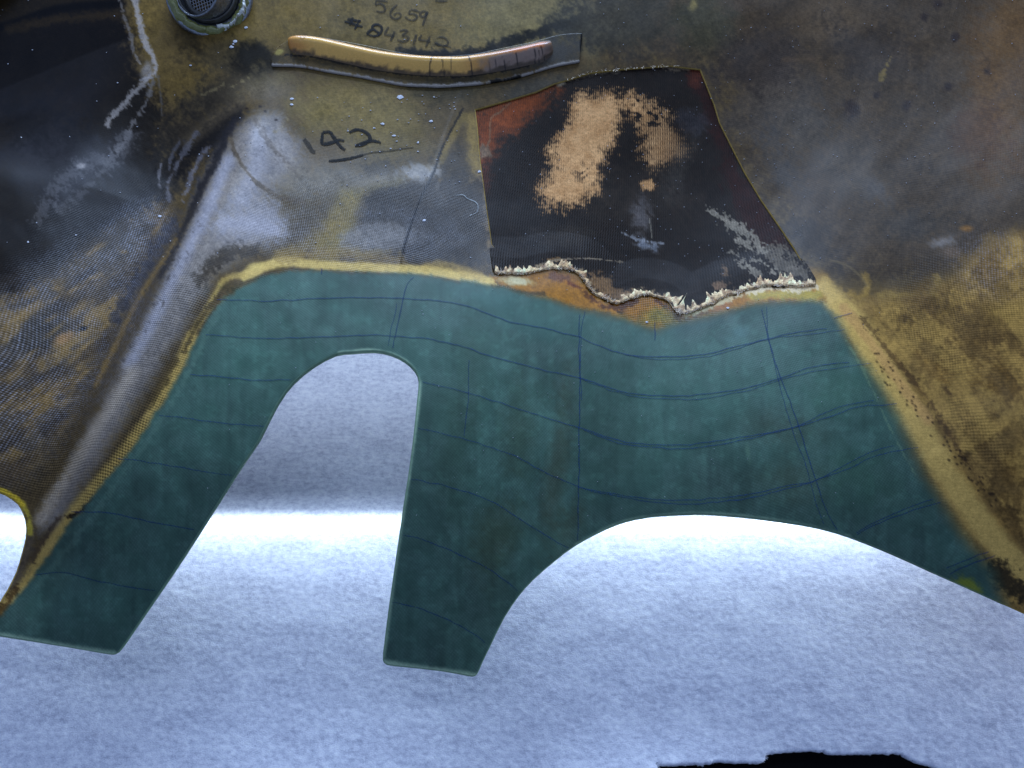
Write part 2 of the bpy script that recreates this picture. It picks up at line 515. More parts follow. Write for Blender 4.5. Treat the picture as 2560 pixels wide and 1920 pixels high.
M_PEN = simple('blue_pen_ink', (0.010, 0.042, 0.14), 0.6, 0.1, alpha=0.54, bscale=900)
M_MARK = simple('black_marker_ink', (0.005, 0.005, 0.005), 0.6, 0.08, alpha=0.96, bscale=500)
M_MARK2 = simple('faded_marker_ink', (0.022, 0.019, 0.015), 0.6, 0.08, alpha=0.62, bscale=500)
M_FIBRE = simple('torn_glass_fibre', (0.80, 0.64, 0.46), 0.55, 0.3, bscale=330)
M_CHIP = simple('pale_dust', (0.62, 0.62, 0.64), 0.7, 0.3, bscale=900)
M_STRING = simple('dried_resin', (0.30, 0.34, 0.32), 0.3, 0.4, alpha=0.6, bscale=300)
M_STEEL = simple('dull_steel', (0.30, 0.31, 0.31), 0.38, 0.5, 0.85, bump=0.0003)
M_DARKSTEEL = simple('stained_steel', (0.11, 0.105, 0.09), 0.45, 0.5, 0.6, bump=0.0003)
M_WIRE = simple('screen_wire', (0.42, 0.42, 0.42), 0.4, 0.5, 0.3)
M_SEAL = simple('pale_sealant', (0.72, 0.72, 0.62), 0.22, 0.6, bump=0.0008, bscale=260)
M_SEALG = simple('olive_sealant', (0.22, 0.22, 0.06), 0.3, 0.6, bump=0.0008, bscale=260)
M_DARK = simple('dark_hollow', (0.006, 0.006, 0.008), 0.7, 0.2)

GAIN = np.array([1.40, 1.16, 0.78]) * 0.84
GREEN_GAIN = np.array([1.46, 1.08, 0.83]) * 0.80


def to_base(c, gain=1.0):
    return np.clip(lin(c) * GAIN * gain, 0, 0.9)


def paint_panel(X, Y):
    """stains, soot, painted window sheen, clean resin and the green lay-up; weave strength, soot in the pits, pale crowns"""
    p = Paint(X, Y, (78, 68, 50))
    B, S, G = p.blob, p.stroke, p.poly
    # --- top middle, olive
    B(1000, 60, 560, 200, 0, (112, 100, 64), 0.9, 0.4)
    B(1330, 60, 260, 130, 0, (118, 112, 84), 0.8, 0.5)
    B(880, 120, 200, 110, 0, (92, 84, 54), 0.6, 0.6)
    B(460, 170, 170, 240, 15, (108, 92, 54), 0.85, 0.6)
    B(380, 30, 90, 160, 10, (112, 96, 54), 0.8, 0.4)
    B(690, 40, 180, 120, 0, (112, 98, 58), 0.7, 0.5)
    B(560, 235, 200, 90, -25, (62, 58, 52), 0.8, 0.6)
    B(560, 140, 80, 60, 0, (66, 62, 54), 0.6, 0.5)
    B(640, 160, 70, 70, 0, (26, 25, 22), 0.9, 0.5, 0.3)
    B(480, 80, 50, 90, 20, (46, 40, 26), 0.7, 0.5)
    # --- left: soot
    G([(-260, -300), (300, -300), (312, 40), (345, 150), (352, 190), (420, 270), (400, 380), (420, 470), (310, 560), (190, 640), (60, 760), (-260, 900)], (22, 19, 17), 0.97, 30, 16)
    G([(-260, -300), (330, -300), (300, 0), (140, 14), (0, 62), (-260, 110)], (40, 34, 24), 1.0, 8, 4)
    S([(-260, 118), (0, 68), (140, 24), (300, 8)], 16, (8, 7, 6), 0.9, 0.8, 0.1)  # shadow line along the ledge, painted dark
    S([(20, 70), (150, 48), (290, 36)], 20, (78, 64, 40), 0.5, 0.9, 0.4)
    B(120, 400, 260, 150, 30, (36, 38, 50), 0.7, 0.6)  # bluish sheen painted over the soot
    B(260, 400, 160, 60, -38, (54, 57, 72), 0.5, 0.7)
    B(60, 300, 150, 80, 0, (18, 17, 18), 0.8, 0.6)
    B(300, 510, 200, 50, -20, (22, 21, 24), 0.8, 0.5)
    B(520, 260, 160, 60, -22, (52, 48, 44), 0.7, 0.6)
    B(450, 330, 150, 110, -30, (46, 43, 42), 0.8, 0.6)
    B(420, 440, 100, 120, 20, (40, 40, 44), 0.8, 0.6)
    B(640, 225, 130, 55, -15, (110, 104, 92), 0.7, 0.6)
    # --- below the rib, writing area
    B(880, 260, 280, 120, 5, (124, 112, 74), 0.9, 0.5)
    B(960, 330, 200, 110, 0, (112, 102, 66), 0.7, 0.5)
    B(790, 300, 90, 90, 0, (120, 110, 72), 0.6, 0.5)
    B(1130, 290, 110, 100, 20, (82, 72, 52), 0.8, 0.6)
    B(1110, 220, 160, 50, 0, (70, 66, 50), 0.8, 0.5)
    B(1340, 220, 140, 50, -15, (68, 68, 68), 0.8, 0.5)
    B(760, 420, 200, 110, 15, (104, 98, 92), 0.8, 0.6)
    B(930, 470, 260, 100, 0, (92, 86, 74), 0.7, 0.6)
    B(760, 560, 220, 110, 10, (84, 76, 60), 0.8, 0.6)
    B(1060, 560, 160, 170, 0, (56, 51, 45), 0.9, 0.6)
    B(970, 470, 90, 60, 10, (46, 44, 42), 0.85, 0.6)
    B(1140, 420, 60, 90, 0, (54, 50, 44), 0.7, 0.6)
    S([(1180, 300), (1186, 400), (1200, 430)], 26, (140, 122, 72), 0.8, 0.8, 0.4)
    S([(1155, 290), (1120, 360), (1100, 400)], 16, (122, 108, 66), 0.7, 0.7, 0.3)
    S([(1200, 430), (1215, 560), (1228, 660)], 14, (112, 100, 88), 0.7, 0.7, 0.3)
    G([(905, 485), (1000, 455), (1090, 440), (1215, 450), (1236, 672), (1010, 652), (900, 640)], (46, 42, 39), 0.8, 16, 10)
    G([(852, 470), (912, 468), (884, 560), (832, 655), (768, 660), (818, 560)], (130, 117, 66), 0.8, 13, 7)
    B(940, 452, 70, 20, -8, (134, 128, 116), 0.6, 0.6)
    # yellow bar
    S([(1000, 452), (930, 470), (870, 490)], 20, (124, 114, 74), 0.5, 0.8, 0.5)
    S([(840, 560), (760, 620), (700, 650)], 34, (134, 118, 62), 0.6, 0.7, 0.3)
    # whitish chalk film, with the window's bluish sheen painted in
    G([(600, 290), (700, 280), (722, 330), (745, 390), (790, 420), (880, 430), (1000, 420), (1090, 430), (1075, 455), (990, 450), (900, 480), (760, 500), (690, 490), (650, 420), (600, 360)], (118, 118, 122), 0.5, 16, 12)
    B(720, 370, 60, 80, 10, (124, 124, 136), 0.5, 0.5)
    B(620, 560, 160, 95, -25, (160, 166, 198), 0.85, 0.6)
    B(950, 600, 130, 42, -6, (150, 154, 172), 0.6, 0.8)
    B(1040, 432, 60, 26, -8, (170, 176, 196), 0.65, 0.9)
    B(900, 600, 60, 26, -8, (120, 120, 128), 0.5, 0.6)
    S([(570, 330), (590, 380), (640, 450), (690, 490), (760, 505)], 8, (84, 76, 66), 0.7, 0.7, 0.4)
    S([(640, 300), (670, 350), (720, 400), (745, 440)], 12, (88, 80, 70), 0.5, 0.8, 0.6)
    S([(600, 280), (560, 350), (520, 430), (480, 510)], 16, (62, 62, 72), 0.7, 0.8, 0.4)
    # dark hollow beside the ridge, pale film and painted window sheen on the ridge
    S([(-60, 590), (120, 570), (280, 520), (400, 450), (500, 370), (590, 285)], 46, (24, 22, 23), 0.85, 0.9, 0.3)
    S([(470, 350), (560, 280), (640, 240), (720, 225)], 26, (96, 88, 78), 0.6, 0.9, 0.4)
    SHEEN_FILM = [(592, 318), (640, 286), (700, 284), (728, 335), (748, 395), (700, 450), (660, 520), (720, 560), (690, 610), (600, 640), (540, 690), (470, 800), (360, 980), (250, 1150), (150, 1310), (100, 1330), (150, 1210), (240, 1030), (330, 870), (410, 690), (470, 540), (530, 410)]
    G(SHEEN_FILM, (140, 142, 160), 0.72, 26, 8)
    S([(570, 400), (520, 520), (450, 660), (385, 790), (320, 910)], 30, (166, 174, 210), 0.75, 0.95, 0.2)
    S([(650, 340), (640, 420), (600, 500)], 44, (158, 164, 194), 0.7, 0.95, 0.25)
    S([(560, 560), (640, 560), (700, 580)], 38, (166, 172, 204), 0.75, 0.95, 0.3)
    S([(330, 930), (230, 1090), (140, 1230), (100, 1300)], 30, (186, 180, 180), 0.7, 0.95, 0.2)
    S([(572, 330), (592, 390), (630, 445), (690, 490), (760, 508)], 8, (88, 80, 72), 0.75, 0.7, 0.4)
    S([(640, 300), (668, 350), (705, 395), (730, 430)], 10, (92, 86, 84), 0.5, 0.8, 0.6)
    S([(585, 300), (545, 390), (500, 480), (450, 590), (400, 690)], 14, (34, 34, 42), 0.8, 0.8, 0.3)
    S([(640, 625), (560, 640), (500, 700)], 26, (56, 50, 42), 0.8, 0.8, 0.4)
    # --- left weave field with bared resin
    G([(-260, 760), (60, 740), (220, 630), (330, 560), (440, 540), (430, 600), (360, 760), (250, 930), (130, 1130), (0, 1230), (-260, 1230)], (84, 78, 74), 0.85, 40, 30)
    B(320, 590, 120, 60, -35, (64, 60, 58), 0.8, 0.5)
    B(90, 830, 110, 60, -25, (60, 58, 58), 0.8, 0.5)
    B(40, 700, 110, 34, -22, (40, 34, 28), 0.8, 0.6)
    B(90, 1000, 140, 60, -25, (88, 76, 62), 0.7, 0.6)
    for (x, y, a, b, r) in [(40, 745, 90, 22, -22), (20, 790, 60, 26, -15), (220, 760, 56, 20, -35), (130, 795, 26, 8, -30), (165, 850, 34, 20, -35), (215, 880, 46, 22, -38), (410, 540, 30, 13, -55), (395, 570, 22, 10, -50), (232, 628, 26, 8, -32), (308, 630, 9, 6, 0), (60, 925, 80, 30, -22), (150, 970, 56, 22, -35), (60, 1080, 80, 30, -25), (20, 1140, 60, 26, 0), (145, 722, 12, 8, 0), (330, 815, 12, 8, 0)]:
        B(x, y, a * 1.4, b * 1.1, r, (150, 124, 72), 0.6, 1.2, 0.1)
    ii = p.box(-260, 560, 480, 1260)
    sdm = smooth(30, -30, sdist(X[ii], Y[ii], np.array([(-260, 790), (60, 720), (220, 640), (330, 700), (250, 930), (130, 1110), (0, 1230), (-260, 1230)], float)))
    aa = X[ii] * .82 - Y[ii] * .57; bb = X[ii] * .57 + Y[ii] * .82
    st = fbm(aa / 120, bb / 26, 143, 5); st2 = fbm(aa / 100, bb / 34, 149, 4)
    p.mix(ii, sdm * smooth(0.44, 0.68, st) * 0.7, (146, 122, 74))
    p.mix(ii, sdm * smooth(0.46, 0.70, st2) * 0.6, (48, 42, 38))
    B(160, 845, 30, 16, -30, (176, 138, 100), 0.6, 0.6)
    B(208, 822, 14, 8, -10, (20, 18, 14), 1, 0.4, 0.4)
    S([(440, 600), (350, 740), (290, 860), (240, 960)], 10, (150, 124, 70), 0.6, 0.8, 0.5)
    S([(430, 560), (350, 690), (290, 790)], 26, (60, 64, 84), 0.7, 0.9, 0.4)
    B(20, 1180, 60, 40, 0, (90, 78, 62), 0.7, 0.5)
    # --- white scratches and residue, upper left
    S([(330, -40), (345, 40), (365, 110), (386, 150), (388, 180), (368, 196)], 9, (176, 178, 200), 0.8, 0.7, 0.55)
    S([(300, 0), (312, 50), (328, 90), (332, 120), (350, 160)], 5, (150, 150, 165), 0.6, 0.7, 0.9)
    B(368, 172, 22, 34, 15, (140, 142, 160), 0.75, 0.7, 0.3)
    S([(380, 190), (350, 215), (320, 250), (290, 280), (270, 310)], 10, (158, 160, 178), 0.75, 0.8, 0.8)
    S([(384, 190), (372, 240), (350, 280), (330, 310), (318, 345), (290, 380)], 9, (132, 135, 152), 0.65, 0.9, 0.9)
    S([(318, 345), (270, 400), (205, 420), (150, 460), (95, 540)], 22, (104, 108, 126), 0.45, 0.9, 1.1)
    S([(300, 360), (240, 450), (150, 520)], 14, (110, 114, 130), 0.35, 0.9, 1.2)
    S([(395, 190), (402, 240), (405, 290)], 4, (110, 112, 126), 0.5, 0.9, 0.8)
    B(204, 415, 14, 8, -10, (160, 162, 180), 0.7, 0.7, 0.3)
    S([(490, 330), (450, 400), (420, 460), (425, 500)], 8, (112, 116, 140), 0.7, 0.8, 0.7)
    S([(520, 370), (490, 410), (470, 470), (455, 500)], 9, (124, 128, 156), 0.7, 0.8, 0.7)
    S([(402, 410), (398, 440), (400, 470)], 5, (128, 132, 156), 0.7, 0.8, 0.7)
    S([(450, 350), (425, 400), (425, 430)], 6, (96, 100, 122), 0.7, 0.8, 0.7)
    for q in ((560, 210, 500, 240), (620, 195, 560, 225), (720, 300, 690, 330)):
        S([(q[0], q[1]), ((q[0] + q[2]) / 2, (q[1] + q[3]) / 2 + 2), (q[2], q[3])], 4, (150, 140, 110), 0.5, 0.8, 1.2)
    for x, y in ((617, 271), (650, 266), (663, 278), (690, 300)):
        B(x, y, 7, 5, 0, (30, 22, 22), 0.9, 0.3, 0.3)
    # --- seam line of the overlapped cloth
    S([(1157, 272), (1106, 369), (1083, 432), (1048, 505), (1021, 583), (1005, 638), (1001, 664)], 4.2, (18, 16, 14), 0.85, 0.5, 0.3)
    S([(1075, 520), (1100, 440), (1090, 400)], 5, (160, 160, 170), 0.3, 0.8, 1.0)
    # --- dirt round the rib
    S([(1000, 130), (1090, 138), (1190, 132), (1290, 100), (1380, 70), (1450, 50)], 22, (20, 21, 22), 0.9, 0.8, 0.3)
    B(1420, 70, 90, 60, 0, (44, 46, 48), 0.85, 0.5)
    # --- right wall
    G([(1400, -300), (2860, -300), (2860, 720), (2500, 660), (2300, 700), (2060, 690), (1990, 610), (1860, 420), (1770, 170), (1540, 150), (1470, 90)], (66, 57, 49), 0.92, 50, 30)
    B(1560, 50, 190, 110, 0, (60, 60, 56), 0.8, 0.5)
    B(1760, 40, 120, 120, 0, (66, 66, 54), 0.8, 0.5)
    B(1733, 12, 16, 22, 15, (134, 124, 84), 0.8, 0.7)
    B(1950, 260, 160, 170, 30, (76, 71, 70), 0.65, 0.7)
    B(2010, 330, 90, 100, 30, (82, 80, 82), 0.5, 0.7)
    B(2080, 60, 160, 80, 10, (88, 76, 64), 0.75, 0.7)
    B(1900, 150, 130, 90, 0, (52, 46, 46), 0.6, 0.7)
    B(2180, 130, 160, 90, 10, (52, 46, 44), 0.7, 0.7)
    B(2140, 430, 190, 130, 30, (74, 69, 66), 0.6, 0.7)
    B(2200, 480, 80, 50, 45, (86, 86, 94), 0.7, 0.6)
    B(1960, 430, 60, 140, -28, (74, 76, 86), 0.6, 0.7)
    B(2300, 330, 180, 200, 0, (66, 57, 48), 0.8, 0.7)
    B(2500, 200, 150, 320, 5, (90, 68, 42), 0.85, 0.7)
    B(2540, 60, 110, 160, 0, (96, 74, 48), 0.7, 0.6)
    B(2440, 330, 110, 110, 0, (78, 56, 40), 0.6, 0.7)
    B(2030, 590, 140, 90, 30, (52, 47, 44), 0.8, 0.6)
    B(2280, 560, 160, 70, 0, (58, 54, 52), 0.8, 0.6)
    B(2355, 605, 62, 28, -10, (122, 122, 134), 0.8, 0.7)  # bluish window glint painted into the wall colour
    B(2380, 630, 50, 26, 0, (108, 92, 80), 0.7, 0.7)
    B(2415, 572, 26, 12, 0, (140, 98, 36), 0.7, 0.6)
    for x, y, r in ((2345, 10, 20), (2310, 42, 18), (2387, 92, 16), (2372, 215, 20), (2470, 180, 15), (2270, 262, 20), (2130, 270, 30), (2190, 238, 12)):
        B(x, y, r, r * 1.1, 20, (38, 30, 32), 0.75, 0.6, 0.2)
    S([(2228, 143), (2215, 165), (2203, 198)], 6, (134, 118, 72), 0.7, 0.8, 1.0)
    S([(1960, 150), (2040, 150), (2060, 190)], 10, (98, 82, 70), 0.5, 0.9, 0.8)
    # --- lower right: bared yellow brown laminate
    G([(2030, 700), (2120, 735), (2290, 730), (2380, 690), (2480, 600), (2860, 500), (2860, 1700), (2480, 1500), (2300, 1150), (2160, 900)], (150, 125, 74), 0.95, 34, 14)
    B(2480, 700, 150, 100, 0, (120, 98, 58), 0.7, 0.7)
    B(2330, 760, 140, 60, 20, (92, 74, 42), 0.85, 0.7)
    B(2420, 850, 130, 70, 30, (96, 76, 44), 0.8, 0.8)
    B(2250, 800, 60, 50, 30, (88, 70, 40), 0.8, 0.7)
    B(2330, 920, 100, 40, 40, (124, 94, 48), 0.7, 0.8)
    B(2500, 960, 120, 60, 20, (104, 80, 40), 0.8, 0.8)
    B(2440, 1090, 90, 34, 45, (82, 64, 34), 0.85, 0.8)
    B(2540, 1180, 110, 70, 40, (100, 78, 40), 0.85, 0.8)
    B(2520, 1280, 90, 40, 50, (72, 56, 32), 0.8, 0.8)
    B(2370, 980, 40, 14, 50, (70, 52, 36), 0.7, 0.7)
    B(2420, 1140, 30, 14, 50, (44, 34, 22), 0.8, 0.7)
    B(2330, 1080, 26, 12, 55, (48, 36, 28), 0.8, 0.6)
    B(2500, 1230, 60, 20, 55, (60, 46, 26), 0.6, 0.8)
    B(2470, 780, 60, 24, 10, (166, 140, 78), 0.7, 0.8)
    S([(2120, 735), (2150, 745), (2170, 720), (2160, 690)], 12, (150, 126, 70), 0.7, 0.8, 0.6)
    S([(2345, 690), (2340, 720), (2320, 735), (2200, 735)], 10, (152, 130, 76), 0.6, 0.8, 0.7)
    S([(2075, 650), (2115, 662), (2150, 690), (2168, 715)], 4, (112, 100, 76), 0.6, 0.8, 0.4)
    B(2040, 700, 60, 40, 40, (150, 120, 62), 0.7, 0.6)
    ii = p.box(2020, 480, 2900, 1720)
    sdm = smooth(20, -30, sdist(X[ii], Y[ii], np.array([(2060, 715), (2120, 735), (2290, 730), (2400, 690), (2480, 600), (2860, 500), (2860, 1700), (2480, 1500), (2300, 1150), (2160, 900)], float)))
    aa = X[ii] * .57 + Y[ii] * .82; bb = X[ii] * .82 - Y[ii] * .57
    st = fbm(aa / 150, bb / 30, 133, 5); st2 = fbm(aa / 60, bb / 60, 137, 4)
    p.mix(ii, sdm * smooth(0.44, 0.72, st) * 0.75, (98, 78, 46))
    p.mix(ii, sdm * smooth(0.54, 0.68, st2) * 0.55, (112, 92, 58))
    p.mix(ii, sdm * smooth(0.48, 0.34, st2) * 0.5, (176, 148, 88))
    # pale resin strip along the lay-up
    S([(2060, 730), (2130, 800), (2190, 900), (2250, 985), (2310, 1090), (2370, 1190), (2440, 1290), (2520, 1390), (2600, 1460)], 46, (190, 166, 104), 0.95, 0.6, 0.12)
    S([(2110, 770), (2180, 860), (2260, 970), (2320, 1050)], 20, (184, 150, 100), 0.8, 0.7, 0.15)
    S([(2160, 800), (2230, 890), (2320, 1000), (2420, 1160)], 9, (70, 52, 34), 0.55, 0.8, 0.9)
    for k in range(60):
        u = rng.random(); x = 2180 + 330 * u + rng.normal(0, 10); y = 900 + 400 * u + rng.normal(0, 14) - 20
        B(x, y, 6, 4, 45, (44, 34, 24), 0.7, 0.3, 0.3)
    S([(2500, 1430), (2540, 1470), (2600, 1500)], 40, (48, 42, 30), 0.9, 0.7, 0.4)
    # --- pale resin along the top and left of the lay-up
    S([(610, 690), (700, 655), (800, 662), (930, 668), (1060, 676), (1150, 690), (1240, 706)], 17, (208, 188, 122), 0.95, 0.6, 0.12)
    S([(1060, 668), (1110, 664), (1200, 690)], 16, (192, 168, 104), 0.6, 0.7, 0.3)
    S([(700, 640), (860, 636), (1000, 650)], 24, (148, 126, 70), 0.6, 0.9, 0.4)
    B(640, 665, 34, 16, -12, (208, 190, 122), 0.9, 0.3)
    S([(610, 690), (560, 700), (520, 770), (470, 850)], 14, (184, 164, 100), 0.75, 0.8, 0.3)
    S([(480, 845), (440, 930), (380, 1030), (310, 1130), (260, 1190), (200, 1262), (165, 1310), (120, 1370), (80, 1430), (30, 1495), (-60, 1560)], 26, (188, 166, 102), 0.85, 0.8, 0.15)
    S([(560, 720), (500, 800), (460, 880)], 9, (60, 52, 34), 0.7, 0.7, 0.4)
    S([(440, 900), (400, 970), (340, 1050)], 12, (70, 60, 40), 0.6, 0.8, 0.5)
    S([(232, 1250), (200, 1280), (170, 1294)], 7, (34, 24, 16), 0.9, 0.6, 0.4)
    S([(150, 1290), (110, 1350), (80, 1400)], 9, (66, 54, 44), 0.7, 0.7, 0.6)
    S([(75, 1330), (60, 1390), (30, 1460)], 26, (104, 96, 90), 0.7, 0.9, 0.4)
    S([(40, 1470), (0, 1530), (-60, 1590)], 16, (60, 42, 22), 0.7, 0.8, 0.5)
    S([(60, 1262), (72, 1300), (76, 1330)], 12, (186, 176, 74), 0.85, 0.8, 0.5)
    S([(-20, 1224), (24, 1235), (58, 1262)], 10, (206, 186, 60), 0.9, 0.7, 0.3)
    # --- amber below the torn edge
    G([(1225, 690), (1300, 690), (1370, 675), (1430, 680), (1470, 720), (1520, 752), (1560, 752), (1616, 738), (1660, 748), (1700, 782), (1760, 768), (1850, 732), (1920, 716), (2040, 714), (2060, 752), (1930, 756), (1850, 770), (1740, 798), (1690, 812), (1640, 826), (1600, 815), (1500, 780), (1440, 770), (1330, 738), (1250, 718)], (150, 106, 38), 1.0, 9, 6)
    S([(1880, 738), (1960, 735), (2040, 738)], 20, (164, 152, 66), 0.9, 0.7, 0.3)
    B(1290, 703, 58, 16, 8, (196, 196, 172), 0.95, 0.6, 0.4)
    B(1400, 694, 58, 20, 10, (104, 74, 64), 0.9, 0.6, 0.4)
    B(1430, 712, 40, 10, 25, (80, 36, 18), 0.85, 0.6, 0.3)
    S([(1465, 730), (1490, 755), (1540, 770), (1590, 752)], 12, (66, 36, 14), 0.8, 0.8, 0.5)
    S([(1690, 785), (1720, 795), (1770, 775)], 10, (92, 48, 20), 0.8, 0.8, 0.5)
    S([(1640, 752), (1680, 775), (1700, 800)], 9, (78, 40, 16), 0.8, 0.8, 0.5)
    B(1640, 790, 50, 30, 0, (146, 124, 46), 0.8, 0.6)
    B(1800, 765, 40, 14, -20, (152, 92, 40), 0.8, 0.6)
    S([(1230, 712), (1300, 730), (1360, 735)], 7, (66, 54, 30), 0.8, 0.8, 0.5)
    S([(1870, 730), (1922, 722), (1990, 722), (2040, 717)], 10, (214, 204, 186), 0.9, 0.6, 0.6)
    S([(1716, 786), (1760, 772), (1800, 756), (1850, 738)], 8, (206, 192, 160), 0.9, 0.6, 0.7)
    # --- the green lay-up, feathered into the resin
    gr = np.asarray(GREEN, float)
    i = p.box(-260, 640, 2600, 1800)
    sd = sdist(X[i], Y[i], gr)
    wid = np.interp(X[i], [400, 700, 1300, 1600, 2050, 2200], [7, 6, 10, 16, 12, 26])
    ga = smooth(wid, -wid * 1.3, sd + (p.n2[i] + p.n3[i] - 1) * 10)
    v = p.n1[i]; v2 = p.n2[i]; v3 = p.n3[i]
    gcol = np.array([61, 99, 95]) / 255 + ((v - 0.5)[:, None] * np.array([0.05, 0.10, 0.09]) * 1.5 + (v2 - 0.5)[:, None] * np.array([0.05, 0.06, 0.06]) * 1.2 + (v3 - 0.5)[:, None] * 0.012 + (fbm(X[i] / 16, Y[i] / 150, 171, 4) - 0.5)[:, None] * np.array([0.05, 0.08, 0.07]) + (smooth(0.60, 0.72, fbm(X[i] / 20, Y[i] / 17, 177, 3)) * 0.35)[:, None] * np.array([0.06, 0.10, 0.09]))
    p.c[i] = p.c[i] * (1 - ga[:, None]) + gcol * ga[:, None]
    for (x, y, a, b_, r, c, al) in [(900, 800, 60, 26, 0, (92, 148, 142), .35), (820, 830, 26, 14, 0, (100, 156, 150), .45), (850, 770, 40, 18, 0, (92, 146, 142), .4), (1210, 740, 120, 30, 8, (74, 130, 130), .6), (1330, 800, 160, 50, 12, (70, 124, 124), .5), (700, 720, 160, 26, 0, (74, 128, 122), .4), (1850, 830, 26, 18, 0, (96, 152, 160), .5), (1835, 850, 40, 14, 0, (92, 146, 150), .35), (1770, 1000, 90, 70, 0, (72, 122, 116), .5), (2100, 980, 120, 70, 0, (66, 118, 100), .45), (1620, 860, 120, 40, 0, (80, 128, 128), .4), (2150, 1190, 130, 80, 20, (60, 108, 90), .45), (1900, 1060, 80, 60, 0, (66, 82, 74), .5), (1560, 1080, 110, 160, 10, (56, 92, 86), .5), (1390, 1180, 40, 260, 8, (72, 66, 44), .55), (1300, 1080, 70, 160, 5, (58, 76, 60), .45), (1250, 1330, 70, 120, 20, (56, 70, 48), .5), (1420, 1330, 40, 100, 20, (70, 62, 40), .4), (1870, 1130, 8, 30, -10, (110, 160, 136), .4), (600, 900, 120, 80, -30, (70, 124, 116), .35), (1180, 900, 60, 160, 0, (56, 88, 74), .35), (1150, 1150, 60, 200, 5, (48, 78, 66), .4), (2000, 1080, 100, 60, 0, (62, 74, 62), .4), (1700, 790, 120, 40, -10, (66, 110, 120), .4), (1980, 1200, 90, 60, 0, (64, 80, 64), .4)]:
        B(x, y, a * 1.3, b_ * 1.3, r, c, al * (0.5 if c[0] > c[1] * 0.8 else 0.75), 0.45, 0.0)
    for pts_, w_, a_ in (([(0, 1590), (149, 1615), (285, 1636)], 13, .55), ([(960, 1655), (1019, 1667), (1185, 1690)], 13, .6), ([(958, 1640), (990, 1396), (1020, 1194)], 9, .45), ([(1020, 1194), (1045, 1000), (1045, 950), (1012, 903), (936, 878), (850, 884)], 9, .55), ([(1442, 1363), (1569, 1304), (1760, 1286), (1967, 1307), (2123, 1343)], 9, .35)):
        S(pts_, w_ * 1.15, (150, 196, 178), min(1, a_ * 1.7), 0.9, 0.1)  # pale cut edges, with the light they catch painted in
    S([(560, 740), (520, 830), (440, 990), (360, 1110), (230, 1290), (90, 1470)], 10, (104, 150, 140), 0.30, 0.9, 0.8)
    S([(2115, 850), (2160, 930), (2230, 1080), (2290, 1190)], 2.6, (120, 160, 130), 0.35, 0.7, 1.2)
    B(2420, 1470, 50, 26, 20, (130, 150, 40), 0.7, 0.7)
    # --- cloth relief
    quiet = np.ones(X.size); quiet[i] = 1 - 0.9 * ga; quiet *= 1 - 0.75 * np.clip((p.c[:, 0] - 0.55) / 0.12, 0, 1)
    p.c *= (1 + quiet * (0.28 * (p.n2 - 0.5) + 0.30 * (p.n3 - 0.5) + 0.3 * (p.n5 - 0.5)))[:, None]
    n = X.size
    wv = np.full(n, 0.12); pit = np.zeros(n); crown = np.zeros(n)

    def field(a, cx, cy, rx, ry, rot, val):
        t = math.radians(rot); dx, dy = X - cx, Y - cy
        u = (dx * math.cos(t) + dy * math.sin(t)) / rx; w_ = (-dx * math.sin(t) + dy * math.cos(t)) / ry
        np.maximum(a, val * smooth(1.1, 0.5, np.hypot(u, w_) + 0.5 * (p.n1 - 0.5) + 0.3 * (p.n2 - 0.5)), out=a)
    field(wv, 150, 900, 560, 300, -45, 1.0); field(crown, 130, 870, 480, 230, -45, 0.7); field(pit, 200, 900, 520, 300, -45, 0.7)
    field(crown, 330, 590, 150, 90, -35, 0.9)
    field(wv, 900, 560, 420, 130, 0, 0.9); field(crown, 900, 590, 330, 90, 0, 0.55); field(pit, 900, 570, 420, 140, 0, 0.6)
    field(wv, 2420, 800, 300, 240, 0, 0.5); field(pit, 2400, 740, 240, 130, 20, 0.55); field(pit, 2300, 830, 200, 60, 45, 0.6)
    field(pit, 2440, 1080, 180, 40, 50, 0.5); field(wv, 2440, 1080, 180, 80, 50, 0.5)
    field(crown, 2490, 660, 160, 110, 0, 0.35)
    field(wv, 350, 1080, 320, 60, -57, 1.0); field(pit, 300, 1150, 330, 46, -57, 0.95)
    field(pit, 440, 860, 220, 30, -60, 0.9)
    field(wv, 1640, 770, 90, 60, 0, 0.9); field(pit, 1640, 770, 90, 50, 0, 0.8)
    field(wv, 2050, 350, 300, 300, 0, 0.15)
    crown *= 0.35 + 0.9 * smooth(0.38, 0.62, p.n1 * 0.5 + p.n2 * 0.5); pit *= 0.45 + 0.8 * smooth(0.35, 0.62, p.n2)
    pale = np.clip((p.c.max(1) - 0.62) / 0.15, 0, 1)
    crown *= 1 - pale
    gfull = np.zeros(n); gfull[i] = ga
    wv = wv * (1 - gfull) + 0.75 * gfull; pit = pit * (1 - gfull) + 0.13 * gfull * (0.4 + p.n1); crown *= (1 - gfull)
    crown += gfull * 0.06 * (p.n2 > 0.5)
    return p.c, np.stack([wv, pit, crown], -1), gfull


# ------------------------------------------------------------------ the panel
panel = bpy.data.objects.new('fibreglass_panel', None); C.objects.link(panel)
panel['label'] = 'soot-stained moulded fibreglass panel with green repair lay-up and two arched cut-outs'
panel['category'] = 'fibreglass panel'


